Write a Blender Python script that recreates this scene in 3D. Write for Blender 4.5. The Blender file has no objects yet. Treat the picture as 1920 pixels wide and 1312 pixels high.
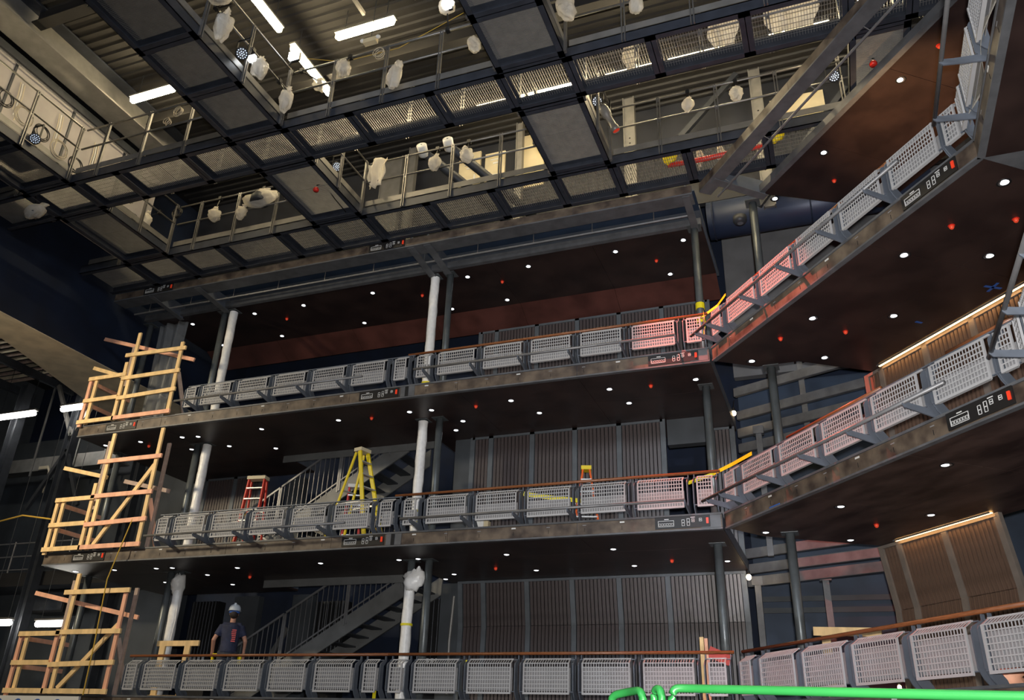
import bpy, math, random
from mathutils import Vector, Matrix

random.seed(7)
scene = bpy.context.scene
C = scene.collection
R = math.radians

# ------------------------------------------------------------------ camera
yaw, pitch, roll = R(-21.588), R(25.730), R(2.055)
fw = Vector((math.sin(yaw)*math.cos(pitch), math.cos(yaw)*math.cos(pitch), math.sin(pitch)))
rt = Vector((math.cos(yaw), -math.sin(yaw), 0)); up = rt.cross(fw)
rt2 = rt*math.cos(roll) + up*math.sin(roll); up2 = -rt*math.sin(roll) + up*math.cos(roll)
cam_d = bpy.data.cameras.new('camera'); cam = bpy.data.objects.new('camera', cam_d); C.objects.link(cam)
cam_d.sensor_width = 36; cam_d.lens = 1564.43/1920*36; cam_d.clip_end = 200
cam.matrix_world = Matrix(((rt2.x, up2.x, -fw.x, 0), (rt2.y, up2.y, -fw.y, 0), (rt2.z, up2.z, -fw.z, 1.6), (0, 0, 0, 1)))
scene.camera = cam

# ------------------------------------------------------------------ world, exposure
w = bpy.data.worlds.new('hall'); scene.world = w; w.use_nodes = True
w.node_tree.nodes['Background'].inputs[0].default_value = (.05, .06, .085, 1)
w.node_tree.nodes['Background'].inputs[1].default_value = .35
vs = scene.view_settings
vs.view_transform = 'Standard'; vs.look = 'None'; vs.gamma = 1; vs.use_curve_mapping = False
vs.exposure = 0.12

# ------------------------------------------------------------------ large lights
def light(name, kind, loc, target, energy, color, size=.5, spot=None, blend=.3):
    d = bpy.data.lights.new(name, kind); d.energy = energy; d.color = color
    if kind == 'AREA': d.shape = 'SQUARE'; d.size = size
    else: d.shadow_soft_size = size
    if spot: d.spot_size = R(spot); d.spot_blend = blend
    o = bpy.data.objects.new(name, d); C.objects.link(o); o.location = loc
    if target is not None:
        o.rotation_euler = (Vector(target)-Vector(loc)).to_track_quat('-Z', 'Y').to_euler()
    return o
# on-camera flash, unseen fill lights added behind the camera, floor flood light
light('camera_flash', 'AREA', (.12, -.05, 1.78), (-1.4, 11.5, 7.6), 430, (1, .97, .94), .12).data.spread = R(110)
light('house_fill_light', 'AREA', (-4, -3, 10.5), (-5, 13, 5.5), 330, (.80, .88, 1), 2.0)
light('house_fill_light', 'AREA', (3.5, -3, 9.5), (-2, 13, 6), 220, (.85, .9, 1), 2.0)
light('floor_flood_light', 'AREA', (.4, 3.0, .28), (-2.6, 16.5, 4.3), 50, (.86, .88, 1), .14).data.spread = R(24)
light('stage_flood_light', 'AREA', (-17.2, 6.0, 9.0), (-14.2, 13, 6.0), 165, (1, .84, .58), .5).data.spread = R(95)

# ------------------------------------------------------------------ materials
M = {}
def mat(name, col, rough=.6, metal=0, var=.0, scale=6, col2=None, bump=0, emit=None, estr=0, stretch=None, spec=.5):
    m = bpy.data.materials.new(name); m.use_nodes = True; nt = m.node_tree
    b = nt.nodes['Principled BSDF']
    b.inputs['Roughness'].default_value = rough; b.inputs['Metallic'].default_value = metal
    b.inputs['Specular IOR Level'].default_value = spec
    b.inputs['Base Color'].default_value = (*col, 1)
    if var or col2 or bump:
        tc = nt.nodes.new('ShaderNodeTexCoord'); mp = nt.nodes.new('ShaderNodeMapping')
        nz = nt.nodes.new('ShaderNodeTexNoise'); nz.inputs['Scale'].default_value = scale; nz.inputs['Detail'].default_value = 6
        if stretch: mp.inputs['Scale'].default_value = stretch
        nt.links.new(tc.outputs['Object'], mp.inputs['Vector']); nt.links.new(mp.outputs['Vector'], nz.inputs['Vector'])
        rp = nt.nodes.new('ShaderNodeValToRGB')
        c2 = col2 or tuple(c*(1-var) for c in col); c1 = col if col2 else tuple(min(1, c*(1+var)) for c in col)
        rp.color_ramp.elements[0].position = .36; rp.color_ramp.elements[1].position = .64
        rp.color_ramp.elements[0].color = (*c2, 1); rp.color_ramp.elements[1].color = (*c1, 1)
        nt.links.new(nz.outputs['Fac'], rp.inputs['Fac']); nt.links.new(rp.outputs['Color'], b.inputs['Base Color'])
        if bump:
            bp = nt.nodes.new('ShaderNodeBump'); bp.inputs['Strength'].default_value = bump; bp.inputs['Distance'].default_value = .02
            nt.links.new(nz.outputs['Fac'], bp.inputs['Height']); nt.links.new(bp.outputs['Normal'], b.inputs['Normal'])
    if emit:
        b.inputs['Emission Color'].default_value = (*emit, 1); b.inputs['Emission Strength'].default_value = estr
    M[name] = m; return m
mat('lattice', (.42, .42, .43), .5, .0, .06, 3)
mat('backing', (.26, .26, .27), .6, .0, .08, 3)
mat('rail_steel', (.13, .15, .185), .5, .2, .10, 4)
mat('pipe_steel', (.20, .20, .205), .45, .4, .1, 8)
mat('handrail_wood', (.24, .085, .032), .35, 0, .2, 9, stretch=(1, 8, 8))
mat('ledge', (.13, .135, .145), .5, .2, .15, 5)
mat('fascia_ply', (.165, .125, .09), .5, 0, 0, 3.4, col2=(.045, .031, .025), bump=.1)
mat('soffit', (.042, .025, .022), .42, 0, 0, 1.6, col2=(.023, .0138, .013))
mat('soffit_dusty', (.085, .052, .044), .5, 0, 0, 1.3, col2=(.026, .013, .011), stretch=(1, 2.4, 1))
mat('soffit_red', (.085, .030, .024), .45, 0, .3, 1.5)
mat('joint_black', (.006, .006, .007), .8)
mat('outlet_black', (.016, .015, .015), .4)
mat('white_mark', (.75, .75, .74), .5)
mat('red_lens', (.85, .05, .02), .3, emit=(1, .08, .02), estr=.15)
mat('column', (.125, .14, .145), .38, .35, .12, 5)
mat('wrap', (.92, .91, .88), .3, 0, .05, 14, bump=.5)
mat('navy', (.004, .011, .032), .8, 0, .25, 1.2)
mat('navy_light', (.022, .040, .075), .6, 0, .2, 1.5)
mat('grey_wall', (.060, .068, .077), .65, 0, .12, 2)
mat('pale_wall', (.34, .32, .32), .7, 0, .10, 1.5)
mat('beam_beige', (.62, .54, .40), .7, 0, .12, 3)
mat('deck', (.017, .016, .016), .7, 0, .15, 3)
mat('dark_steel', (.045, .050, .060), .5, .3, .15, 5)
mat('cat_steel', (.040, .046, .062), .45, .2, .15, 5)
mat('cat_kick', (.20, .195, .185), .42, .25, .12, 4)
mat('grating', (.24, .235, .23), .45, .25, .08, 6)
mat('cat_rail', (.21, .205, .20), .38, .6, .1, 9)
mat('slat_wood', (.078, .061, .060), .38, 0, .22, 3, stretch=(9, 9, .7), spec=1.0)
mat('slat_back', (.012, .012, .014), .8)
mat('slat_frame', (.125, .140, .155), .5, .2, .1, 5)
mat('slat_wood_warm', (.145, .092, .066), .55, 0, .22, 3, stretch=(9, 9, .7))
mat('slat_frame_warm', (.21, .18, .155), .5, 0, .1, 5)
mat('lumber', (.86, .60, .29), .65, 0, .14, 7, stretch=(1, 1, .25))
mat('lumber_pink', (.88, .46, .30), .65, 0, .14, 7, stretch=(1, 1, .25))
mat('lumber_grey', (.40, .30, .25), .7, 0, .15, 7)
mat('stair_steel', (.165, .168, .165), .5, .2, .12, 3)
mat('bar_steel', (.23, .23, .235), .45, .4, .1, 6)
mat('yellow', (.80, .62, .01), .4, 0, .06, 5)
mat('tape_yellow', (.86, .74, .02), .4)
mat('ladder_red', (.62, .035, .02), .4, 0, .1, 6)
mat('ladder_orange', (.80, .13, .02), .4, 0, .08, 6)
mat('aluminium', (.62, .62, .61), .35, .6, .08, 9)
mat('cream', (.62, .54, .36), .6, 0, .06, 3)
mat('black', (.012, .012, .013), .45)
mat('white', (.72, .72, .70), .5)
mat('green', (.014, .13, .028), .35, 0, .06, 4)
mat('red', (.65, .03, .02), .4)
mat('blue_tape', (.04, .12, .42), .6)
mat('rope', (.55, .36, .05), .8)
mat('cable', (.55, .48, .36), .6)
mat('skin', (.55, .28, .19), .55)
mat('shirt', (.030, .036, .075), .8, 0, .2, 9)
mat('trousers', (.045, .050, .065), .8, 0, .2, 9)
mat('helmet', (.62, .68, .74), .3)
mat('hair', (.03, .02, .015), .7)
mat('glove', (.10, .10, .11), .7)
mat('grey_wall_pale', (.15, .155, .165), .65, 0, .12, 2)
mat('tech_wall', (.018, .020, .027), .7, 0, .2, 2)
mat('duct_blue', (.035, .050, .10), .45, .2, .1, 2)
mat('carpet', (.05, .05, .055), .9, 0, .2, 20)
mat('tube_warm', (1, .95, .8), .5, emit=(1, .80, .47), estr=74)
mat('tube_white', (1, 1, 1), .5, emit=(1, .95, .86), estr=24)
mat('cove', (1, .8, .5), .5, emit=(1, .52, .17), estr=13)
mat('bulb', (1, .9, .7), .5, emit=(1, .70, .36), estr=32)
mat('downlight_lens', (1, 1, 1), .3, emit=(.93, .96, 1), estr=3.2)
mat('chrome', (.75, .75, .76), .18, .9)
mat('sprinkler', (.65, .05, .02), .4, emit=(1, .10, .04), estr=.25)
mat('led_dot', (.8, .85, .9), .3, emit=(.55, .70, 1), estr=.5)
mat('led_white', (1, 1, 1), .3, emit=(.92, .96, 1), estr=14)
def plastic(name, col, alpha, trans):
    m = bpy.data.materials.new(name); m.use_nodes = True; nt = m.node_tree
    out = nt.nodes['Material Output']; b = nt.nodes['Principled BSDF']
    b.inputs['Base Color'].default_value = (*col, 1); b.inputs['Roughness'].default_value = .22
    tx = nt.nodes.new('ShaderNodeTexNoise'); tx.inputs['Scale'].default_value = 16; tx.inputs['Detail'].default_value = 8; tx.inputs['Distortion'].default_value = 1.5
    tc_ = nt.nodes.new('ShaderNodeTexCoord'); nt.links.new(tc_.outputs['Object'], tx.inputs['Vector'])
    bm_ = nt.nodes.new('ShaderNodeBump'); bm_.inputs['Strength'].default_value = .9; bm_.inputs['Distance'].default_value = .04
    nt.links.new(tx.outputs['Fac'], bm_.inputs['Height']); nt.links.new(bm_.outputs['Normal'], b.inputs['Normal'])
    tl = nt.nodes.new('ShaderNodeBsdfTranslucent'); tl.inputs['Color'].default_value = (*col, 1)
    tp = nt.nodes.new('ShaderNodeBsdfTransparent')
    a = nt.nodes.new('ShaderNodeMixShader'); a.inputs[0].default_value = trans
    c = nt.nodes.new('ShaderNodeMixShader'); c.inputs[0].default_value = alpha
    nt.links.new(b.outputs[0], a.inputs[1]); nt.links.new(tl.outputs[0], a.inputs[2])
    nt.links.new(tp.outputs[0], c.inputs[1]); nt.links.new(a.outputs[0], c.inputs[2])
    nt.links.new(c.outputs[0], out.inputs['Surface']); M[name] = m
plastic('bag', (1, .95, .85), .78, .5)
plastic('sheet', (.80, .82, .82), .22, .4)

# ------------------------------------------------------------------ mesh helpers
class MB:
    def __init__(s): s.v = []; s.f = []
    def add(s, vs, fs):
        n = len(s.v); s.v += [tuple(p) for p in vs]; s.f += [tuple(i+n for i in f) for f in fs]; return s
    def box(s, x0, x1, y0, y1, z0, z1):
        return s.add([(x0,y0,z0),(x1,y0,z0),(x1,y1,z0),(x0,y1,z0),(x0,y0,z1),(x1,y0,z1),(x1,y1,z1),(x0,y1,z1)],
                     [(0,3,2,1),(4,5,6,7),(0,1,5,4),(1,2,6,5),(2,3,7,6),(3,0,4,7)])
    def bar(s, p, q, wd, ht, upv=(0, 0, 1)):
        p = Vector(p); q = Vector(q); d = (q-p).normalized(); u = Vector(upv)
        if abs(d.dot(u)) > .98: u = Vector((0, 1, 0))
        r = d.cross(u).normalized()*wd/2; u = r.cross(d).normalized()*ht/2
        return s.add([p-r-u, p+r-u, p+r+u, p-r+u, q-r-u, q+r-u, q+r+u, q-r+u],
                     [(0,1,2,3),(4,7,6,5),(0,4,5,1),(1,5,6,2),(2,6,7,3),(3,7,4,0)])
    def tube(s, pts, r, n=8, cap=True):
        pts = [Vector(p) for p in pts]; rings = []; rs = r if isinstance(r, (list, tuple)) else [r]*len(pts)
        ref = Vector((0, 0, 1))
        for i, p in enumerate(pts):
            d = (pts[min(i+1, len(pts)-1)]-pts[max(i-1, 0)]).normalized()
            u = ref if abs(d.dot(ref)) < .95 else Vector((1, 0, 0))
            a = d.cross(u).normalized(); b = a.cross(d)
            rings.append([p+(a*math.cos(2*math.pi*k/n)+b*math.sin(2*math.pi*k/n))*rs[i] for k in range(n)])
        fs = []
        for i in range(len(pts)-1):
            for k in range(n):
                fs.append((i*n+k, i*n+(k+1) % n, (i+1)*n+(k+1) % n, (i+1)*n+k))
        if cap: fs += [tuple(range(n))[::-1], tuple((len(pts)-1)*n+k for k in range(n))]
        return s.add([v for rg in rings for v in rg], fs)
    def poly(s, pts, z0, z1):            # vertical prism of a plan outline
        n = len(pts)
        return s.add([(x, y, z0) for x, y in pts]+[(x, y, z1) for x, y in pts],
                     [tuple(range(n))[::-1], tuple(range(n, 2*n))]+[(i, (i+1) % n, n+(i+1) % n, n+i) for i in range(n)])
    def prof(s, pts, x0, x1):            # outline in (y, z) swept along x
        n = len(pts)
        return s.add([(x0, y, z) for y, z in pts]+[(x1, y, z) for y, z in pts],
                     [tuple(range(n)), tuple(range(n, 2*n))[::-1]]+[(i, n+i, n+(i+1) % n, (i+1) % n) for i in range(n)])
    def lathe(s, pr, n=16, o=(0, 0, 0)):
        vs = []; fs = []
        for r, z in pr: vs += [(o[0]+r*math.cos(2*math.pi*k/n), o[1]+r*math.sin(2*math.pi*k/n), o[2]+z) for k in range(n)]
        for i in range(len(pr)-1):
            for k in range(n): fs.append((i*n+k, i*n+(k+1) % n, (i+1)*n+(k+1) % n, (i+1)*n+k))
        return s.add(vs, fs)
    def blob(s, o, r, n=10, m=8, f=None):
        vs = []; fs = []
        for i in range(m+1):
            t = math.pi*i/m
            for k in range(n):
                a = 2*math.pi*k/n; d = Vector((math.sin(t)*math.cos(a), math.sin(t)*math.sin(a), math.cos(t)))
                g = f(d) if f else 1
                vs.append((o[0]+d.x*r[0]*g, o[1]+d.y*r[1]*g, o[2]+d.z*r[2]*g))
        for i in range(m):
            for k in range(n): fs.append((i*n+k, (i+1)*n+k, (i+1)*n+(k+1) % n, i*n+(k+1) % n))
        return s.add(vs, fs)
    def mesh(s, name, mt, smooth=False):
        me = bpy.data.meshes.new(name); me.from_pydata(s.v, [], s.f); me.materials.append(M[mt])
        if smooth: me.polygons.foreach_set('use_smooth', [True]*len(me.polygons))
        me.update(); return me
    def build(s, name, mt, parent=None, loc=(0, 0, 0), smooth=False):
        return ob(name, s.mesh(name, mt, smooth), parent, loc)
def ob(name, me, parent=None, loc=(0, 0, 0), rz=0):
    o = bpy.data.objects.new(name, me); C.objects.link(o); o.location = loc
    if rz: o.rotation_euler[2] = rz
    if parent: o.parent = parent
    return o
def tag(o, label=None, cat=None, group=None, kind=None):
    if label: o['label'] = label
    if cat: o['category'] = cat
    if group: o['group'] = group
    if kind: o['kind'] = kind
    return o
def thing(name, label, cat, loc=(0, 0, 0), rz=0, group=None):
    o = bpy.data.objects.new(name, None); C.objects.link(o); o.empty_display_size = .1
    o.location = loc; o.rotation_euler[2] = rz
    return tag(o, label, cat, group)
def struct(name, mb, mt, label): return tag(mb.build(name, mt), label, None, None, 'structure')
def bx(*a): return MB().box(*a)

# ------------------------------------------------------------------ the setting
struct('floor', bx(-24, 8, -8, 18.4, -.2, 0), 'carpet', 'dark floor of the hall, below the picture')
ceil = struct('ceiling', bx(-24, 8, -8, 18.4, 15.2, 15.4), 'deck', 'dark ribbed metal roof deck above the catwalks')
rib = MB().prof([(-.055, 0), (-.03, -.04), (.03, -.04), (.055, 0)], -15.6, 8).mesh('deck_rib', 'deck')
for i in range(64): ob('deck_rib', rib, ceil, (0, 4.4+.2*i, 15.2))
struct('wall_back', bx(-24, 8, 18.4, 18.6, 0, 15.2), 'navy', 'dark navy wall at the back of the galleries')
struct('wall_right', bx(8, 8.2, -8, 18.4, 0, 15.2), 'navy', 'dark wall behind the angled galleries')
struct('wall_front', bx(-24, 8, -8.2, -8, 0, 15.2), 'navy', 'dark wall behind the viewer')
struct('wall_stage', bx(-24.2, -24, -8, 18.4, 0, 15.2), 'grey_wall', 'dim grey wall far off beyond the stage opening')
wl = struct('wall_left', bx(-16.0, -15.8, 5, 18.4, 9.62, 15.2), 'navy', 'dark navy header wall over the stage opening')
struct('trim_1', MB().poly([(-15.79, 8.6), (-15.79, 18.3), (-19.0, 18.3), (-16.0, 8.6)], 9.605, 9.62), 'beam_beige', 'broad beige soffit edge under the navy header wall')
pw = struct('wall_upper', bx(-14.70, -14.62, 5, 12.6, 11.6, 14.38), 'pale_wall', 'pale wall panel lit by the tubes behind the far left catwalk')
for i in range(5): bx(-14.62, -14.59, 5.4+1.5*i, 5.45+1.5*i, 11.6, 14.2).build('batten', 'dark_steel', pw)
bx(-14.62, -14.56, 5, 12.6, 14.2, 14.38).build('top_band', 'dark_steel', pw); MB().tube([(-14.54, 5, 14.1), (-14.54, 12.5, 14.1)], .018, 6).build('conduit', 'chrome', pw)
tr = thing('roof_girder', 'broad grey steel girder under the roof beside the far left catwalk', 'girder', (-14.15, 0, 0))
bx(-.32, .32, 5, 13, 14.42, 14.46).build('bottom_flange', 'cat_kick', tr)
bx(-.03, .03, 5, 13, 14.46, 15.1).build('web', 'cat_kick', tr); bx(-.32, .32, 5, 13, 15.1, 15.14).build('top_flange', 'cat_steel', tr)
for k, yy in enumerate((8.15, 11.4)):
    t = thing('roof_beam', ('dark roof beam crossing above the near catwalk', 'dark roof beam crossing above the catwalk by the galleries')[k], 'girder', (-3, yy, 0))
    bx(-11, 9, -.12, .12, 14.72, 14.75).build('bottom_flange', 'deck', t); bx(-11, 9, -.02, .02, 14.75, 15.1).build('web', 'deck', t)
for k, xx in enumerate((-7.35, -6.2)):
    t = MB().bar((xx, 6.4, 14.62), (xx, 10.0, 14.62), .06, .08).build('roof_strut', 'cat_kick')
    tag(t, ('thin roof strut beside the long ceiling light', 'thin roof strut further right of the long ceiling light')[k], 'strut')

# ------------------------------------------------------------------ galleries
A0 = -15.5
LEV = {1: (2.02, 2.32), 2: (4.80, 5.045), 3: (7.63, 7.88)}
azC = R(-51.4); P0 = Vector((-1.5, 13.0, 0)); cC, sC = math.cos(azC), math.sin(azC)
def c2w(s, y): return (P0.x+s*cC-y*sC, P0.y+s*sC+y*cC)
HOLE = (-11.7+15.5, -7.7+15.5)      # stair well, local x
ORD = {1: 'lowest', 2: 'middle', 3: 'upper'}

def outlets(root, x0, z0, k):
    """black connection panel with white outlined sockets and a red indicator"""
    p = bx(x0, x0+.86, -.035, -.016, z0, z0+.19).build('outlet_panel', 'outlet_black', root)
    m = MB()
    def frame(a, b, c, d, t=.006):
        m.box(a, b, -.04, -.036, c, c+t); m.box(a, b, -.04, -.036, d-t, d); m.box(a, a+t, -.04, -.036, c, d); m.box(b-t, b, -.04, -.036, c, d)
    frame(x0+.05, x0+.30, z0+.03, z0+.125)
    for i in range(6): frame(x0+.062+.039*i, x0+.092+.039*i, z0+.045, z0+.085, .004)
    m.box(x0+.15, x0+.22, -.04, -.036, z0+.14, z0+.152)
    for i, (h0, h1) in enumerate(((.03, .13), (.03, .145), (.085, .14), (.09, .14))):
        a = x0+(.42, .50, .575, .69)[i]; frame(a, a+.045, z0+h0, z0+h1); m.box(a+.012, a+.033, -.04, -.036, z0+(h0+h1)/2-.005, z0+(h0+h1)/2+.005)
    m.box(x0+.56, x0+.63, -.04, -.036, z0+.155, z0+.165)
    tag(m.build('socket_outline', 'white_mark', p), kind='stuff')
    bx(x0+.80, x0+.835, -.05, -.036, z0+.05, z0+.14).build('indicator', 'red_lens', p)

def gallery(lv, name, label, loc, rz, L, slab, boxes, holes=None, sof='soffit', flen=None, depth=2.6):
    s, l = LEV[lv]
    t = thing(name, label, 'gallery', (*loc, 0), rz)
    for i, pl in enumerate(slab): MB().poly(pl, s+.03, l-.03).build('slab', 'rail_steel', t)
    bx(0, L, -.03, .16, l-.03, l).build('ledge', 'ledge', t)
    bx(0, L, -.03, .05, s-.012, s+.012).build('edge_angle', 'ledge', t)
    n = max(1, round(L/2.4)); dw = L/n                                # brown fascia boards, one after the other
    for i in range(n):
        bx(dw*i+.004, dw*(i+1)-.004, -.018, 0, s+.016, l-.034).build('fascia_board', 'fascia_ply', t)
    for x in boxes: outlets(t, x, s+.03, lv)
    k = 0; x = .55
    while x < L-.3:
        if all(not (b-.1 < x < b+.9) for b in boxes):
            if k % 3 == 1: bx(x, x+.075, -.024, -.018, l-.075, l-.052).build('tag_plate', 'white', t)
            else: bx(x, x+.06, -.022, -.018, l-.085, l-.075).build('tag_mark', 'backing', t)
            bx(x+.03, x+.036, -.022, -.018, s+.06, s+.12).build('cable_slot', 'joint_black', t)
        k += 1; x += .62
    return t
def sofpanels(t, rects, z, mt):
    for (x0, x1, y0, y1) in rects:
        bx(x0+.003, x1-.003, y0+.003, y1-.003, z-.004, z+.03).build('soffit_panel', mt, t)
mainL = 13.94
mslab = [[(0, 0), (mainL, 0), (mainL, 2.4), (0, 2.4)], [(0, 2.4), (HOLE[0], 2.4), (HOLE[0], 3.7), (0, 3.7)], [(HOLE[1], 2.4), (mainL, 2.4), (mainL, 3.5), (HOLE[1], 3.5)]]
for lv in (1, 2, 3):
    t = gallery(lv, 'straight_gallery', ('lowest straight gallery, just above the bottom of the picture', 'middle straight gallery, carrying the yellow step ladder',
        'upper straight gallery below the brown top ceiling')[lv-1], (A0, 13), 0, mainL, mslab, [.80, 7.2, 12.9] if lv > 1 else [])
    rects = []
    n = 6
    for i in range(n):
        x0, x1 = mainL*i/n, mainL*(i+1)/n
        rects += [(x0, x1, .05, 1.25), (x0, x1, 1.25, 2.4)]
    rects += [(0, 1.9, 2.4, 3.7), (1.9, HOLE[0], 2.4, 3.7), (HOLE[1], 10.8, 2.4, 3.5), (10.8, mainL, 2.4, 3.5)]
    if lv > 1:
        sofpanels(t, rects, LEV[lv][0], 'soffit')
        bx(HOLE[0], HOLE[1], 2.40, 2.43, LEV[lv][0]-.16, LEV[lv][1]).build('stairwell_edge', 'stair_steel', t)
        bx(HOLE[0], HOLE[1], 2.38, 2.40, LEV[lv][1]-.03, LEV[lv][1]).build('edge_angle', 'cream', t)
        # bare steel plates between the fascia boards at the double column and at the corner
        for x in (7.98+.12, 13.62): bx(x, x+.3, -.03, -.018, LEV[lv][0]+.016, LEV[lv][1]-.034).build('steel_plate', 'ledge', t)
        bx(8.20, 8.27, -.036, -.03, LEV[lv][0]+.016, LEV[lv][1]-.034).build('joint_cover', 'joint_black', t)
CL = 5.65
cslab = [[(0, 0), (CL, 0), (CL, 3.1), (.75, 3.1), (.66, 2.7), (.5, 1.3), (.06, .8)]]
for lv in (1, 2, 3):
    if lv != 3: cslab = [[(0, 0), (CL, 0), (CL, 3.1), (.1, 3.1), (.05, 2.8), (-.12, 1.5), (-.2, .77)]]
    else: cslab = [[(0, 0), (CL, 0), (CL, 3.1), (.75, 3.1), (.66, 2.7), (.5, 1.3), (.06, .8)]]
    t = gallery(lv, 'angled_gallery', ('lowest angled gallery at the bottom right', 'middle angled gallery with the dusty soffit at the right',
        'upper angled gallery rising towards the top right corner')[lv-1], P0.xy, azC, CL, cslab, [4.52] if lv > 1 else [])
    if lv > 1:
        z = LEV[lv][0]; mt = 'soffit_dusty' if lv == 2 else 'soffit'
        MB().poly([(0, .05), (1.9, .05), (1.9, 3.0)]+([(.72, 3.0), (.62, 2.7), (.5, 1.3), (.06, .8)] if lv == 3 else [(.09, 3.0), (.05, 2.8), (-.12, 1.5), (-.2, .77)]), z-.004, z+.03).build('soffit_panel', mt, t)
        sofpanels(t, [(1.9, 3.8, .05, 1.5), (3.8, CL, .05, 1.5), (1.9, 3.8, 1.5, 3.0), (3.8, CL, 1.5, 3.0)], z, mt)
        if lv == 2: bx(1.18, 1.42, -.03, -.019, z+.012, z+.03).build('tape_strip', 'blue_tape', t)
for lv in (2, 3):
    t = gallery(lv, 'side_gallery', {2: 'middle side gallery leaving the picture at the right edge', 3: 'upper side gallery overhead in the top right corner'}[lv],
                (2.03, 8.60), R(-90), 7.5, [[(0, 0), (7.5, 0), (7.5, 3), (0, 3)]], [])
    sofpanels(t, [(0, 2.4, .05, 1.5), (2.4, 4.9, .05, 1.5), (4.9, 7.5, .05, 1.5), (0, 2.4, 1.5, 3), (2.4, 4.9, 1.5, 3), (4.9, 7.5, 1.5, 3)], LEV[lv][0], 'soffit')
    # steel wedge that closes the kink between the angled and the side gallery
    wd = MB().poly([(2.03, 8.60), (5.2, 8.60), (2.03+3.1*.7815, 8.60+3.1*.624)], LEV[lv][0]+.0, LEV[lv][1]-.03).build('corner_wedge', 'ledge')
    tag(wd, {2: 'grey steel wedge closing the kink of the middle gallery', 3: 'blue-grey steel wedge closing the kink of the upper gallery'}[lv], 'steel plate')
    for k in range(3): MB().lathe([(.001, -.02), (.03, -.02), (.03, 0)], 8).build('bolt', 'ledge', wd, (2.75+.5*k, 8.72+.08*k, LEV[lv][0]))

# top level: brown fascia, open cantilever, pipe, brown ceiling
Z4 = 11.09
def top_level(name, label, loc, rz, L, brs, soff, boxes, sx0=0, fl=.34):
    t = thing(name, label, 'gallery', (*loc, 0), rz)
    n = max(1, round(L/2.3))
    for i in range(n): bx(L*i/n+.004, L*(i+1)/n-.004, -.018, 0, Z4+.01, Z4+.175).build('fascia_board', 'fascia_ply', t)
    bx(0, L, -.02, fl, Z4-.02, Z4+.008).build('bottom_flange', 'ledge', t)
    bx(0, L, 0, .02, Z4+.008, Z4+.18).build('web', 'rail_steel', t)
    bx(sx0, L, 1.0, 1.10, Z4-.03, Z4+.12).build('edge_channel', 'ledge', t)
    if not sx0: bx(sx0, L, .34, 1.0, Z4+.30, Z4+.33).build('recess_deck', 'navy_light', t)
    yp_ = .62 if not sx0 else .34
    MB().tube([(.05, yp_, Z4-.05), (brs[-1][0] if len(brs) > 2 else L, yp_, Z4-.05)], .022).build('hanging_pipe', 'pipe_steel', t)
    x = .5
    while x < L: MB().tube([(x, .62 if not sx0 else .34, Z4-.05), (x, .62 if not sx0 else .20, Z4+(.3 if not sx0 else 0))], .008, 6).build('pipe_hanger', 'pipe_steel', t); x += 1.25
    for x, wd in brs:
        MB().prof([(.0, Z4-.01), (.30, Z4-.03), (1.12, Z4-.10), (1.12, Z4+.25), (0, Z4+.25)], x-.012, x+.012).build('cantilever_web', 'rail_steel', t)
        MB().bar((x, .02, Z4-.03), (x, 1.12, Z4-.11), wd, .015).build('cantilever_flange', 'ledge', t)
    for p in soff: MB().poly(p, Z4-.004, Z4+.03).build('soffit_panel', 'soffit', t)
    for x in boxes: outlets(t, x, Z4+.008, 4)
    return t
topm = top_level('top_gallery', 'top technical gallery over the straight galleries, with brown ceiling', (A0, 13), 0, 13.85, [(1.1, .12), (2.45, .16), (7.98, .16), (8.36, .16), (13.73, .14)],
    [[(.3+2.26*i, 1.1), (.3+2.26*(i+1)-.006, 1.1), (.3+2.26*(i+1)-.006, 3.0), (.3+2.26*i, 3.0)] for i in range(6)], [.9, 7.0])
for i in range(6):      # reddish sloping bulkhead behind the brown ceiling
    x0, x1 = .3+2.26*i, .3+2.26*(i+1)-.006
    MB().add([(x0, 3.0, Z4), (x1, 3.0, Z4), (x1, 3.62, Z4-.32), (x0, 3.62, Z4-.32), (x0, 3.0, Z4+.03), (x1, 3.0, Z4+.03), (x1, 3.65, Z4-.30), (x0, 3.65, Z4-.30)],
             [(0, 3, 2, 1), (4, 5, 6, 7), (0, 1, 5, 4), (1, 2, 6, 5), (2, 3, 7, 6), (3, 0, 4, 7)]).build('bulkhead_panel', 'soffit_red', topm)
topc = top_level('top_gallery', 'top technical gallery over the angled galleries at the upper right', P0.xy, azC, 5.6, [(.40, .16)],
    [[(.35, 1.1), (1.9, 1.1), (1.9, 3.4), (.75, 3.4)], [(1.906, 1.1), (3.7, 1.1), (3.7, 3.4), (1.906, 3.4)], [(3.706, 1.1), (5.6, 1.1), (5.6, 3.4), (3.706, 3.4)]], [], .3, .22)
bx(.3, 13.85, 1.0, 3.7, Z4+.33, Z4+.42).build('roof_slab', 'rail_steel', topm)

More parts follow.
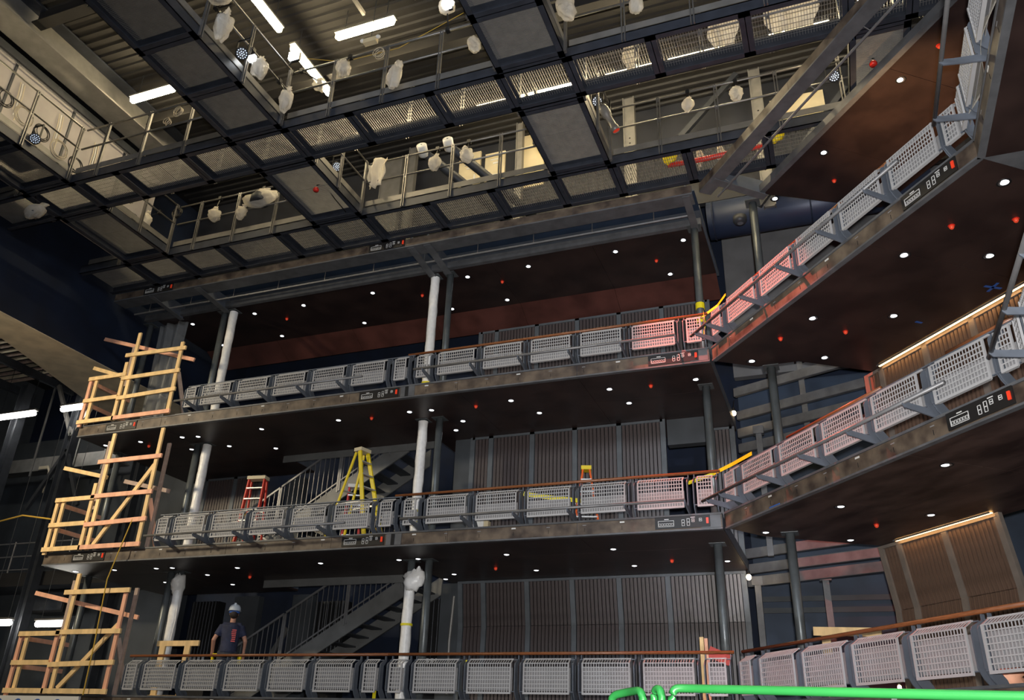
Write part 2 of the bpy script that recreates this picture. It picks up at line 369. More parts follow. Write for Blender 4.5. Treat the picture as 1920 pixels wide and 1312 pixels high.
# ------------------------------------------------------------------ railings
_pan = {}
def lattice(wd):
    if wd in _pan: return _pan[wd]
    m = MB(); z0, z1 = .085, .53; y = -.11; fr = .024; n = max(4, round((wd-2*fr)/.0415)); rows = 7
    m.box(0, fr, y-.012, y+.012, z0, z1); m.box(wd-fr, wd, y-.012, y+.012, z0, z1)
    m.box(fr, wd-fr, y-.012, y+.03, z0, z0+.03)
    p = (wd-2*fr)/n; bw = .0115
    for i in range(1, n): m.box(fr+p*i-bw/2, fr+p*i+bw/2, y-.003, y+.003, z0+.03, z1)
    dz = (z1-z0-.03)/rows
    for i in range(1, rows+1): m.box(fr, wd-fr, y-.004, y+.004, z0+.03+dz*i-.009, z0+.03+dz*i+.005)
    for i in range(0, n+1):      # sloping top row
        b = fr/2 if i in (0, n) else bw/2; x = fr+p*i
        if i == 0: x -= fr/2
        if i == n: x += fr/2
        m.add([(x-b, y, z1-.006), (x+b, y, z1-.006), (x+b, y+.10, z1+.060), (x-b, y+.10, z1+.060), (x-b, y, z1+.004), (x+b, y, z1+.004), (x+b, y+.10, z1+.068), (x-b, y+.10, z1+.068)],
              [(0, 3, 2, 1), (4, 5, 6, 7), (0, 1, 5, 4), (1, 2, 6, 5), (2, 3, 7, 6), (3, 0, 4, 7)])
    m.box(0, wd, y+.094, y+.115, z1+.058, z1+.076)
    _pan[wd] = m.mesh('lattice_panel', 'lattice'); return _pan[wd]
plate = MB().prof([(.00, 0), (.15, 0), (.13, .05), (.02, .16), (.01, .50), (.10, .585), (.10, .66), (.055, .66), (.055, .605), (-.085, .535), (-.105, .50), (-.105, .14), (-.05, .05)], -.007, .007).mesh('post_plate', 'rail_steel')
bracket = MB().prof([(.10, -.002), (-.02, -.03+.03), (-.40, .06), (-.43, .095), (-.43, .13), (-.38, .13), (-.30, .115), (-.02, .09), (.10, .09)], -.009, .009).mesh('pipe_bracket', 'rail_steel')
_bk = {}
def backing(wd, top):
    if (wd, top) not in _bk: _bk[(wd, top)] = bx(.004, wd-.004, -.035, -.028, .135, top).mesh('backing_plate', 'backing')
    return _bk[(wd, top)]
def railing(label, loc, z, rz, panels, hand, topbar, pipes, ends):
    t = thing('guard_railing', label, 'railing', (*loc, z), rz)
    for i, (x, wd) in enumerate(panels):
        ob('lattice_panel', lattice(wd), t, (x, 0, 0)); ob('backing_plate', backing(wd, .47 if z < 3 else .375), t, (x, 0, 0))
        for xx in (x-.055, x+wd+.055): ob('post_plate', plate, t, (xx, 0, 0))
        m = MB()
        for zz, yy in ((.585, .0), (.115, -.10)):
            m.box(x-.06, x, yy, yy+.02, zz, zz+.012); m.box(x+wd, x+wd+.06, yy, yy+.02, zz, zz+.012)
        tag(m.build('panel_tab', 'rail_steel', t), kind='stuff')
    for a, b in hand: MB().tube([(a, .078, .69), (b, .078, .69)], .024, 10).build('handrail', 'handrail_wood', t, smooth=True)
    for a, b in topbar: bx(a, b, .06, .095, .652, .668).build('top_bar', 'rail_steel', t)
    for a, b in pipes:
        MB().tube([(a, -.41, .12), (b, -.41, .12)], .024, 8).build('lighting_pipe', 'pipe_steel', t, smooth=True)
        for i, (x, wd) in enumerate(panels):
            for xx in (x-.055, x+wd+.055):
                if a-.05 < xx < b+.1 and (xx > x or i == 0): ob('pipe_bracket', bracket, t, (xx, 0, 0))
    return t
PL = [(-12.55, .24)]+[(-12.13+.915*i, .71) for i in range(5)]+[(-7.53, .24)]
PR = [(-7.05, .23)]+[(-6.60+.9375*i, .74) for i in range(5)]+[(-1.905, .25)]
PLl = [(x-A0, w_) for x, w_ in PL]; PRl = [(x-A0, w_) for x, w_ in PR]
lx = lambda v: v-A0
for lv in (1, 2, 3):
    z = LEV[lv][1]
    railing(ORD[lv]+' grey lattice railing, left half of the straight galleries', (A0, 13), z, 0, PLl,
            [(lx(-12.7), lx(-7.2))] if lv == 1 else [], [(lx(-12.7), lx(-7.2))] if lv > 1 else [], [(lx(-12.55), lx(-8.05))] if lv > 1 else [], 0)
    railing(ORD[lv]+' grey lattice railing, right half of the straight galleries', (A0, 13), z, 0, PRl,
            [(lx(-7.2 if lv == 1 else -7.35), lx(-1.55))], [], [(lx(-6.95), lx(-2.05))] if lv > 1 else [], 0)
PC = [(.23, .25)]+[(.72+.945*i, .75) for i in range(5)]+[(5.38, .20)]
for lv in (1, 2, 3):
    railing(ORD[lv]+' grey lattice railing of the angled gallery', P0.xy, LEV[lv][1], azC, PC,
            {1: [(.02, 5.6)], 2: [(1.62, 3.55), (4.6, 5.55)], 3: [(.75, 5.6)]}[lv], {1: [], 2: [(.1, 5.6)], 3: [(.1, .75)]}[lv], [(.02, 4.95)] if lv > 1 else [], 0)
PD = [(.10, .22)]+[(.50+.945*i, .70) for i in range(6)]
for lv in (2, 3):
    railing(ORD[lv]+' lattice railing of the side gallery at the right edge', (2.03, 8.60), LEV[lv][1], R(-90), PD, [(.1, 6.2)], [], [(.25, 3.2)], 0)

# ------------------------------------------------------------------ columns
def ring(o, z0, z1, r0, r1, seed, n=14, rows=18):
    random.seed(seed); m = MB(); vs = []; fs = []
    ph = [random.uniform(0, 6.28) for _ in range(6)]
    for i in range(rows+1):
        z = z0+(z1-z0)*i/rows
        for k in range(n):
            a = 2*math.pi*k/n
            r = r0+(r1-r0)*i/rows+.004*math.sin(5*z*3+ph[0]+2*a)+.004*math.sin(9*z+ph[1]-3*a)+random.uniform(-.002, .002)
            vs.append((o[0]+r*math.cos(a), o[1]+r*math.sin(a), z))
    for i in range(rows):
        for k in range(n): fs.append((i*n+k, i*n+(k+1) % n, (i+1)*n+(k+1) % n, (i+1)*n+k))
    return m.add(vs, fs)
STO = [(2.30, 4.80), (5.04, 7.63), (7.87, 11.02)]
def column(label, x, y, wraps, seed, tops=3):
    t = thing('column', label, 'column', (x, y, 0))
    for i, (a, b) in enumerate(STO):
        MB().tube([(0, 0, a), (0, 0, b)], .072, 16).build('shaft', 'column', t, smooth=True)
        bx(-.13, .13, -.13, .13, b-.012, b).build('cap_plate', 'column', t)
        if i in wraps:
            top = wraps[i]
            wr = ring((0, 0), a+.05, b-top, .098, .098, seed+i).build('plastic_wrap', 'wrap', t, smooth=True)
    return t
column('outermost left grey column behind the timber guards', -15.45, 14.2, {}, 1)
column('bare grey column left of the left wrapped column', -13.17, 14.2, {}, 1)
wcl = column('left column wrapped in white plastic', -12.90, 14.2, {0: .10, 1: .03, 2: .03}, 11)
wcm = column('middle column wrapped in white plastic', -7.50, 14.2, {0: .28, 1: .03, 2: .03}, 21)
column('bare grey column right of the middle wrapped column', -7.13, 14.2, {}, 1)
column('bare grey column at the right end of the straight galleries', -1.79, 14.05, {}, 1)
column('bare grey column of the angled galleries, left of its slatted walls', -.62, 13.55, {}, 1)
# loose gathered plastic at the top of the two lowest wraps, tape rings
def crumple(seed, amp=.22):
    random.seed(seed); ph = [(random.uniform(1.5, 5), random.uniform(0, 6.28), Vector((random.uniform(-1, 1), random.uniform(-1, 1), random.uniform(-1, 1)))) for _ in range(6)]
    hf = [(random.uniform(9, 16), random.uniform(0, 6.28), Vector((random.uniform(-1, 1), random.uniform(-1, 1), random.uniform(-.4, .4)))) for _ in range(4)]
    return lambda d: 1+amp*sum(math.sin(f*3*d.dot(v)+p) for f, p, v in ph)/2.4+amp*.09*sum(abs(math.sin(f*d.dot(v)+p)) for f, p, v in hf)
MB().blob((.10, -.06, 4.44), (.20, .12, .17), 14, 10, crumple(3)).blob((.18, -.05, 4.52), (.09, .10, .13), 10, 8, crumple(4)).build('plastic_bunch', 'wrap', wcm, smooth=True)
MB().blob((-.02, -.03, 4.55), (.14, .13, .20), 12, 10, crumple(5)).build('plastic_bunch', 'wrap', wcl, smooth=True)
MB().tube([(.09, -.05, 4.3), (.13, -.06, 3.8), (.11, -.06, 3.5), (.12, -.06, 3.1)], .012, 6).build('loose_strip', 'wrap', wcl)
for z in (3.62, 5.72, 5.5, 8.56, 8.42): MB().tube([(0, 0, z), (0, 0, z+.04)], .112, 14).build('tape_ring', 'tape_yellow', wcm)
# ------------------------------------------------------------------ slatted walls
_bd = {}
def slat_wall(label, loc, rz, edges, z0, z1, warm, cove=None, kink=None):
    """boards between pilasters; with kink the upper tier leans into the room above that height"""
    t = thing('slat_wall', label, 'wall panel', (*loc, 0), rz)
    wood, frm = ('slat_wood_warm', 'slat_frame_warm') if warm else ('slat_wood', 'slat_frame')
    def yo(z): return 0 if kink is None else (-.15*(z-kink)/(z1-kink) if z > kink else -.03*(kink-z)/(kink-z0))
    def strip(x0, x1, y0, y1, a, b):
        zs = [a]+([kink] if kink and a < kink < b else [])+[b]
        return MB().prof([(yo(z)+y0, z) for z in zs]+[(yo(z)+y1, z) for z in reversed(zs)], x0, x1)
    for a, b in zip(edges[:-1], edges[1:]):
        p = strip(a, b, .05, .09, z0, z1).build('panel', 'slat_back', t)
        wd = b-a-.11; n = max(2, round(wd/.078)); pt = wd/n
        tiers = [(z0, z1-.05)] if kink is None else [(z0, kink-.004), (kink+.004, z1-.05)]
        for (q0, q1) in tiers:
            key = (round(pt, 4), q0, q1, wood, loc)
            if key not in _bd: _bd[key] = strip(-pt/2+.010, pt/2-.010, 0, .05, q0, q1).mesh('board', wood)
            for i in range(n): ob('board', _bd[key], p, (a+.055+pt*(i+.5), random.choice((0, .004, -.003)), 0))
        strip(b-.05, b+.05, -.02, .05, z0, z1).build('pilaster', frm, p)
    strip(edges[0]-.05, edges[0]+.05, -.02, .05, z0, z1).build('pilaster', frm, t)
    bx(edges[0], edges[-1], -.02+yo(z1), .05+yo(z1), z1-.05, z1).build('head_rail', frm, t)
    if cove:
        bx(cove[0], cove[1], -.13+yo(z1), -.11+yo(z1), z1-.02, z1+.0).build('cove_lip', 'ledge', t)
        bx(cove[0], cove[1], -.085+yo(z1), -.055+yo(z1), z1-.012, z1-.004).build('cove_light', 'cove', t)
    return t
slat_wall('wide slatted wood wall at the back of the lowest straight gallery', (0, 16.45), 0, [-7.43, -6.91, -5.95, -4.99, -4.03, -3.07, -2.12, -1.65], 2.3, 4.79, False, kink=3.90)
slat_wall('dark slatted wood wall at the back of the middle straight gallery', (0, 15.43), 0, [-6.92, -6.50, -5.58, -4.66, -3.74, -2.86], 5.04, 7.62, False)
slat_wall('slatted wood wall showing over the upper straight railing', (0, 16.55), 0, [-7.37, -6.95, -5.93, -4.94, -3.95, -2.97, -1.95], 7.87, 10.76, False)
slat_wall('narrow dark slatted panel behind the left columns of the middle gallery', (0, 16.3), 0, [-14.6, -13.7, -12.9], 5.04, 7.55, False)
slat_wall('narrow slatted panel beside the glowing bulb of the middle gallery', (0, 16.2), 0, [-2.02, -1.62], 5.04, 7.62, False)
slat_wall('warm lit slatted wall behind the middle angled railing', c2w(0, 2.70), azC, [.45, .80, 1.79, 2.74, 3.69, 4.64, 5.6], 5.04, 7.62, True, (.85, 5.6))
slat_wall('warm lit slatted wall behind the lowest angled railing', c2w(0, 2.95), azC, [.02, .42, 1.36, 2.33], 2.3, 4.79, True, (.45, 2.33), kink=3.80)
struct('wall_pier', bx(-7.95, -7.47, 16.5, 16.7, 2.3, 4.8), 'grey_wall', 'plain grey pier beside the slatted wall of the lowest gallery')
struct('wall_pier', bx(-7.35, -6.99, 15.48, 15.7, 5.04, 7.63), 'grey_wall', 'plain grey pier beside the slatted wall of the middle gallery')
struct('wall_pier', bx(-2.79, -2.0, 15.5, 15.7, 7.1, 7.63), 'grey_wall', 'short grey wall above the dark blue opening of the middle gallery')
struct('wall_upper', bx(-1.6, 6, 17.4, 17.6, 9.2, 15.1), 'grey_wall_pale', 'grey wall in the corner behind the upper galleries')
struct('wall_corner', bx(-1.6, 6, 17.9, 18.1, 0, 9.2), 'navy_light', 'blue wall in the corner behind the lower galleries')
for (a, b, c, d) in ((-13.6, -12.9, 2.3, 4.75), (-12.6, -12.1, 5.04, 7.6), (-11.95, -11.4, 2.3, 4.75)):
    struct('wall_pier', bx(a, b, 16.9, 17.1, c, d), 'grey_wall', 'narrow grey pier in the dark recess at %.0f' % a if 0 else {(-13.6): 'narrow grey pier left of the worker on the lowest gallery', (-12.6): 'narrow grey pier behind the red ladder', (-11.95): 'narrow grey pier right of the worker on the lowest gallery'}[a])
# ------------------------------------------------------------------ steel in the corner bay
def beam_between(name, label, p, q, h, wd, mt='ledge', cat='beam'):
    t = thing(name, label, cat, p); q = Vector(q)-Vector(p)
    n = Vector((0, 0, 1)); d = q.normalized(); r = d.cross(n)
    MB().bar((0, 0, 0), q, .012, h).build('web', mt, t)
    for s_ in (-1, 1): MB().bar(Vector((0, 0, s_*h/2))-r*wd/2, q+Vector((0, 0, s_*h/2))-r*wd/2, wd, .014).build('flange', mt, t)
    return t
db = Vector((math.cos(R(-24)), math.sin(R(-24)), 0))
for i, (z, off, txt) in enumerate(((8.72, 0, 'highest'), (8.30, .25, 'second'), (7.86, .1, 'third'), (7.50, 0, 'fourth'))):
    p = Vector((-1.55, 16.5+off, z-.25)); beam_between('steel_channel', txt+' steel channel from the top in the corner of the middle gallery', p, p+db*3.6, .17, .08)
for i, (z, off, txt) in enumerate(((5.15, .0, 'highest'), (4.88, .1, 'second'), (4.62, 0, 'third'))):
    p = Vector((-1.6, 16.5+off, z)); beam_between('steel_channel', txt+' steel channel from the top in the corner of the lowest gallery', p, p+db*3.4, .16, .08)
for z, txt in ((4.52, 'upper'), (4.30, 'lower')):
    tag(MB().bar((-1.5, 17.85, z), (2.0, 17.85, z-.02), .03, .10).build('wall_rail', 'grey_wall'), txt+' thin rail on the blue corner wall', 'rail')
for x, y, z0, z1, txt in ((-1.42, 16.45, 2.3, 4.7, 'left square steel post in the corner of the lowest gallery'), (-.22, 16.2, 2.3, 4.7, 'right square steel post in the corner of the lowest gallery'),
                          (-1.12, 16.3, 5.04, 7.6, 'square steel post below the glowing bulb in the middle gallery corner'), (-.2, 16.6, 7.3, 9.2, 'short square steel post between the corner channels')):
    t = thing('steel_post', txt, 'post', (x, y, z0)); bx(-.055, .055, -.055, .055, 0, z1-z0).build('shaft', 'ledge', t); bx(-.1, .1, -.08, .08, z1-z0-.16, z1-z0).build('head_plate', 'ledge', t)
for (x, y, z, txt) in ((-1.55, 16.15, 7.88, 'glowing work bulb in the corner of the middle gallery'), (-1.52, 15.9, 5.05, 'glowing work bulb in the corner under the middle gallery'),
                       (.62, 14.0, 2.62, 'small glowing lamp seen below the lowest angled railing, right one'), (-.28, 13.9, 2.60, 'small glowing lamp seen below the lowest angled railing, left one')):
    sc = 1 if z > 4 else .6
    z -= .0 if z > 5.5 or z < 3 else .45
    t = thing('work_bulb', txt, 'light bulb', (x, y, z)); MB().blob((0, 0, 0), (.045*sc, .045*sc, .055*sc), 12, 8).build('glass_bulb', 'bulb', t, smooth=True)
    MB().lathe([(.02, .04), (.028, .05), (.028, .11), (.001, .115)], 10).build('socket', 'black', t); MB().tube([(0, 0, .11), (.02, .05, .30)] if z > 4 else [(0, 0, .11), (.09, .03, .08), (.10, .03, 2.32-z)], .006, 6).build('cord', 'black', t)
# ------------------------------------------------------------------ stairs
def stair(label, x0, z0, x1, z1, y0, y1, rail_h=.95):
    t = thing('staircase', label, 'staircase', (x0, y0, z0)); dx, dz = x1-x0, z1-z0; W_ = y1-y0
    for y in (0, W_):
        MB().add([(0, y-.02, -.0), (0, y+.02, 0), (dx, y+.02, dz), (dx, y-.02, dz), (.0, y-.02, -.02), (.55, y+.02, -.02), (dx, y+.02, dz-.40), (dx, y-.02, dz-.40), (.55, y-.02, -.02), (0, y+.02, -.02)],
                 [(0, 3, 2, 1), (0, 4, 8, 7, 3), (1, 2, 6, 5, 9), (4, 9, 5, 8), (8, 5, 6, 7), (3, 7, 6, 2), (0, 1, 9, 4)]).build('stringer', 'stair_steel', t)
    n = 15
    for i in range(1, n): bx(dx*i/n-.12, dx*i/n+.14, .02, W_-.02, dz*i/n-.22, dz*i/n-.19).build('tread', 'dark_steel', t)
    sl = dz/dx
    x = .12
    while x < dx-.1:
        h0 = sl*x
        bx(x-.006, x+.006, -.03, -.018, h0-.04, min(h0+rail_h, dz+.55)).build('baluster', 'bar_steel', t); x += .125
    for a, b in ((.1, dx*.30), (dx*.31, dx*.63), (dx*.64, dx*.9)):
        MB().bar((a, -.03, sl*a+rail_h+.02), (b, -.03, sl*b+rail_h+.02), .03, .04).build('handrail', 'bar_steel', t)
        for q in (a, b): bx(q-.018, q+.018, -.045, -.02, sl*q-.16, sl*q+rail_h).build('rail_post', 'bar_steel', t)
    MB().bar((.1, -.03, .09), (dx-.1, -.03, dz+.03), .02, .03).build('bottom_rail', 'bar_steel', t)
    return t
stair('grey steel staircase rising behind the lowest railing', -12.45, 2.33, -7.95, 4.98, 15.50, 16.55)
stair('grey steel staircase rising behind the yellow step ladder', -13.05, 5.06, -8.45, 7.86, 15.45, 16.5)
for lv, txt in ((2, 'dark baluster fence around the stair well of the middle gallery'), (3, 'dark baluster fence around the stair well of the upper gallery')):
    t = thing('baluster_fence', txt, 'railing', (-11.6, 15.38, LEV[lv][1]))
    for i in range(30): bx(.12*i, .12*i+.012, 0, .012, 0, .95).build('baluster', 'bar_steel', t)
    bx(0, 3.6, -.01, .025, .95, .99).build('top_rail', 'bar_steel', t)
t = thing('stair_head_rail', 'short sloping stair rail with rope beside the left wrapped column', 'railing', (-12.6, 14.9, 5.05))
MB().bar((0, 0, .95), (.45, 0, .95), .03, .03).bar((.45, 0, .95), (1.3, 0, .42), .03, .03).bar((.45, 0, .75), (1.3, 0, .22), .02, .02).build('rail', 'bar_steel', t)
for i in range(10): bx(.1*i+.02, .1*i+.032, 0, .012, 0, .95 if i < 4 else .95-.6*(.1*i-.42)).build('baluster', 'bar_steel', t)

# ------------------------------------------------------------------ catwalks
ZC = 11.285
_gr = {}
def grating(lx_, ly_, axis):
    k = (round(lx_, 3), round(ly_, 3), axis)
    if k in _gr: return _gr[k]
    m = MB(); p = .040 if axis == 'y' else .027
    if axis == 'y':
        n = int(lx_/p)
        for i in range(n+1): x = -lx_/2+lx_*i/n; m.box(x-.0025, x+.0025, -ly_/2, ly_/2, 0, .024)
        for j in range(int(ly_/.1)+1): y = -ly_/2+.1*j; m.box(-lx_/2, lx_/2, y-.003, y+.003, .014, .020)
    else:
        n = int(ly_/p)
        for i in range(n+1): y = -ly_/2+ly_*i/n; m.box(-lx_/2, lx_/2, y-.003, y+.003, 0, .034)
        for j in range(int(lx_/.1)+1): x = -lx_/2+.1*j; m.box(x-.003, x+.003, -ly_/2, ly_/2, .014, .020)
    _gr[k] = m.mesh('grating_panel', 'grating'); return _gr[k]
post_x = MB().box(-.032, -.014, -.02, .02, -.26, 1.02).box(.014, .032, -.02, .02, -.26, 1.02).box(-.03, .03, -.012, .012, .45, .49).box(-.03, .03, -.012, .012, .93, .97).mesh('rail_post', 'cat_rail')
post_y = MB().box(-.02, .02, -.032, -.014, -.26, 1.02).box(-.02, .02, .014, .032, -.26, 1.02).box(-.012, .012, -.03, .03, .45, .49).box(-.012, .012, -.03, .03, .93, .97).mesh('rail_post', 'cat_rail')
def catwalk(label, axis, segs, b0, b1, cross, gaps0, gaps1, posts, root):
    t = thing('catwalk', label, 'catwalk', root); rx, ry = root[0], root[1]
    def P(a0, a1, c0, c1, z0, z1):      # a along the axis, c across
        return (a0-rx, a1-rx, c0-ry, c1-ry, z0-root[2], z1-root[2]) if axis == 'x' else (c0-rx, c1-rx, a0-ry, a1-ry, z0-root[2], z1-root[2])
    for a0, a1 in segs:
        for c, s_ in ((b0, 1), (b1, -1)):
            m = MB(); w0, w1 = (c, c+.012) if s_ > 0 else (c-.012, c)
            f0, f1 = (c, c+.10) if s_ > 0 else (c-.10, c)
            m.box(*P(a0, a1, w0, w1, ZC, ZC+.20)); m.box(*P(a0, a1, f0, f1, ZC, ZC+.013)); m.box(*P(a0, a1, f0, f1, ZC+.187, ZC+.20))
            m.build('side_beam', 'cat_steel', t)
        xs = [a0]+[q for q in cross if a0+.2 < q < a1-.2]+[a1]
        for q in xs:
            if q in (a0, a1) and axis == 'x': continue
            qq = min(max(q, a0+.05), a1-.05)
            m = MB(); m.box(*P(qq-.006, qq+.006, b0+.012, b1-.012, ZC, ZC+.165)); m.box(*P(qq-.085, qq+.085, b0+.012, b1-.012, ZC, ZC+.014)); m.box(*P(qq-.085, qq+.085, b0+.012, b1-.012, ZC+.150, ZC+.165)); m.build('cross_beam', 'cat_steel', t)
        for q0, q1 in zip(xs[:-1], xs[1:]):
            n = max(1, round((q1-q0)/1.0)); ll = (q1-q0-.02)/n
            for k in range(n):
                ca = q0+.01+ll*(k+.5); cb = (b0+b1)/2; wd = b1-b0-.04
                if axis == 'x': o = ob('grating_panel', grating(ll-.008, wd, 'y'), t, (ca-rx, cb-ry, ZC+.17-root[2]))
                else: o = ob('grating_panel', grating(wd, ll-.008, 'x'), t, (cb-rx, ca-ry, ZC+.17-root[2]))
    for c, gaps, s_ in ((b0, gaps0, -1), (b1, gaps1, 1)):
        for g0, g1 in gaps:
            e = c+s_*.02
            for zz, r_ in ((ZC+.79, .019), (ZC+1.265, .019)):
                pts = [(g0-rx, e-ry, zz-root[2]), (g1-rx, e-ry, zz-root[2])] if axis == 'x' else [(e-rx, g0-ry, zz-root[2]), (e-rx, g1-ry, zz-root[2])]
                MB().tube(pts, r_, 8).build('rail', 'cat_rail', t, smooth=True)
            bx(*P(g0, g1, c-.006, c+.006, ZC+.215, ZC+.335)).build('kick_plate', 'cat_kick', t)
            for q in posts:
                if g0-.01 <= q <= g1+.01:
                    if axis == 'x': ob('rail_post', post_x, t, (q-rx, e-ry, ZC+.27-root[2]))
                    else: ob('rail_post', post_y, t, (e-rx, q-ry, ZC+.27-root[2]))
    return t
wp = [-15.3+1.035*i for i in range(20)]
off = (-7.18+15.3) % 1.035
wp = [-15.3+off+1.035*i for i in range(-1, 19)]
GX = [(-15.4, -14.25), (-12.95, -9.3), (-8.05, -4.1), (-2.87, 1.6)]
catwalk('catwalk with open grating nearest the galleries', 'x', [(-15.6, 1.9)], 11.95, 13.0-.03, [-14.2, -13.0, -11.74, -10.18, -9.22, -8.1, -6.68, -5.3, -4.05, -2.92, -1.58, -.2, 1.1], GX, [], wp, (-7, 12.4, ZC))
catwalk('catwalk with glowing open grating crossing the upper middle', 'x', [(-15.6, 3.4)], 9.2, 10.1, [-14.2, -13.0, -11.9, -10.32, -9.22, -8.1, -6.8, -5.28, -4.05, -2.92, -1.62, -.25, 1.15, 2.0], GX[:3]+[(-2.87, 3.4)], GX[:3]+[(-2.87, 3.4)], wp, (-7, 9.6, ZC))
yp = [4.95, 5.97, 7.0, 8.03, 9.1, 10.2, 11.0, 11.85]
for x0, x1, txt in ((-14.2, -13.0, 'far left cross catwalk hung with cables'), (-9.25, -8.1, 'middle cross catwalk with dense grating'), (-4.05, -2.92, 'right cross catwalk with dense grating')):
    catwalk(txt, 'y', [(3.5, 9.19), (10.11, 11.94)], x0, x1, [4.6, 5.8, 6.95, 8.05], [(3.5, 9.15), (10.15, 11.9)], [(3.5, 9.15), (10.15, 11.9)], yp, ((x0+x1)/2, 7.7, ZC))
catwalk('short catwalk over the upper right corner above the angled ceiling', 'y', [(10.12, 11.93), (12.99, 14.4)], 1.15, 2.0, [], [], [], [], (1.6, 10.9, ZC))

for x, y, txt in ((1.15, 10.15, 'dark hanger column at the right end of the catwalks'), (2.03, 10.9, 'dark blue hanger column beside the angled top ceiling')):
    t = thing('hanger_column', txt, 'column', (x, y, ZC-.02)); bx(-.07, .07, -.01, .01, 0, 3.9).build('web', 'navy_light', t)
    for s_ in (-1, 1): bx(s_*.07-.008, s_*.07+.008, -.09, .09, 0, 3.9).build('flange', 'navy_light', t)

# ------------------------------------------------------------------ tech gallery wall behind the catwalks
struct('wall_technical', bx(-15.6, 6, 15.07, 15.2, 12.3, 15.2), 'tech_wall', 'dark wall behind the catwalks')
for x, wd, z0, z1, txt in ((-9.1, .55, 12.2, 14.9, 'broad grey upright behind the plastic draped catwalk rail'), (-5.72, .14, 12.0, 15.1, 'slim grey upright left of the cream board'), (-3.1, .24, 12.0, 15.1, 'grey upright with a row of holes beside the red lens'),
                           (-.34, .22, 12.0, 15.1, 'grey upright with a row of holes further right'), (-8.55, .18, 12.0, 15.1, 'grey upright left of the duct mouths')):
    z0 = Z4+.42
    t = thing('slotted_upright', txt, 'post', (x, 14.5, z0)); bx(-wd/2, wd/2, -.03, .03, 0, z1-z0).build('web', 'cat_kick', t)
    for s_ in (-1, 1): bx(s_*wd/2-.01, s_*wd/2+.01, -.07, .07, 0, z1-z0).build('flange', 'cat_kick', t)
    if 'holes' in txt:
        for i in range(12): MB().lathe([(.001, 0), (.022, 0)], 8).build('hole', 'joint_black', t, (0, 0, 0)).matrix_local = Matrix.Translation((.0, -.031, .9+.14*i)) @ Matrix.Rotation(R(90), 4, 'X')
for x0, x1, z0, z1, txt in ((-7.52, -6.95, 14.0, 15.0, 'cream electrical board behind the bagged lights'), (-6.82, -6.3, 14.0, 14.85, 'second cream electrical board with white handles'), (-6.02, -5.3, 13.6, 15.15, 'large blank cream board above the catwalk'),
                            (-.1, 1.0, 13.7, 14.6, 'long cream board behind the right end of the catwalk rail')):
    t = thing('electrical_board', txt, 'panel', (x0, 15.0, z0)); bx(0, x1-x0, 0, .06, 0, z1-z0).build('board', 'cream', t)
    if 'electrical' in txt:
        for a, b, c, d in ((.15, .40, .62, .64), (.22, .36, .50, .54), (.10, .13, .1, .3), (.42, .45, .1, .3), (.2, .38, .16, .18)): bx(a, b, -.02, 0, c, d).build('handle', 'white', t)
for x, txt in ((-7.05, 'left'), (-6.45, 'right')):
    t = thing('duct_mouth', txt+' round white duct mouth on the catwalk rail', 'duct', (x, 12.3, 12.95))
    MB().lathe([(.05, -.16), (.075, -.14), (.105, -.12), (.11, .12), (.07, .14), (.02, .14)], 16).build('shell', 'white', t, smooth=True).rotation_euler = (R(70), 0, R(12))
    MB().tube([(0, .12, 0), (.25, .6, -.1), (.8, 1.2, -.5), (1.3, 2.0, -.9)], .10, 12).build('hose', 'dark_steel', t, smooth=True)
for p, q, txt in (((-2.0, 14.5, 13.7), (-.7, 14.5, 15.1), 'dark diagonal brace behind the catwalk rail at the right'), ((-.55, 14.4, 11.52), (1.4, 14.4, 14.0), 'dark diagonal brace near the hanger column')):
    tag(MB().bar(p, q, .10, .12).build('diagonal_brace', 'dark_steel'), txt, 'brace')
# big blue duct above the corner, with a pendant fitting
t = thing('round_duct', 'big round dark blue duct in the upper corner', 'duct', (0, 15.0, 11.75))
MB().tube([(-1.6, 0, 0), (2.6, 0, 0)], .40, 24).build('shell', 'duct_blue', t, smooth=True)
for x in (-1.5, .4): MB().tube([(x, 0, 0), (x+.03, 0, 0)], .415, 24).build('joint_ring', 'navy', t)
t = thing('pendant_fitting', 'dark round fitting under the blue duct in the upper corner', 'lamp', (-.92, 14.2, 11.15))
MB().lathe([(.001, -.10), (.10, -.10), (.13, -.05), (.13, .05), (.001, .06)], 16).build('housing', 'dark_steel', t, smooth=True); MB().lathe([(.001, -.104), (.06, -.104)], 12).build('lens', 'chrome', t)

# ------------------------------------------------------------------ ceiling lights (their own light comes from the glowing tubes)
def tube_light(label, p, d, L, mt, cat='fluorescent light', rad=.07, top=15.2, flip=False):
    t = thing('tube_light', label, cat, p, d)
    MB().tube([(-L/2, 0, 0), (-L/2+.05, 0, 0), (L/2-.05, 0, 0), (L/2, 0, 0)], [.02, rad, rad, .02], 10).build('diffuser', mt, t, smooth=True)
    if flip:
        bx(-L/2-.1, L/2+.1, -.22, .22, -rad-.02, -rad).build('housing', 'cat_kick', t); bx(-L/2-.1, L/2+.1, .20, .22, -rad, rad+.1).build('side_shield', 'cat_kick', t); return t
    bx(-L/2, L/2, -.07, .07, rad+.004, rad+.05).build('housing', 'cat_kick', t)
    for s_ in (-1, 1): MB().tube([(s_*L*.35, 0, rad+.05), (s_*L*.35, 0, top-p[2])], .007, 6).build('hanger', 'dark_steel', t)
    return t
tube_light('bright ceiling tube light at the top, right of the bagged lights', (-7.46, 10.25, 14.5), 0, 1.35, 'tube_warm')
tube_light('bright ceiling tube light at the upper left', (-12.9, 10.35, 14.5), 0, 1.25, 'tube_warm')
tube_light('bright tube light cut by the top edge of the picture', (-9.1, 9.0, 14.5), R(90), 1.5, 'tube_warm')
tube_light('bright tube light behind the bagged lights of the middle cross catwalk', (-9.12, 10.9, 14.5), R(90), 1.5, 'tube_warm')
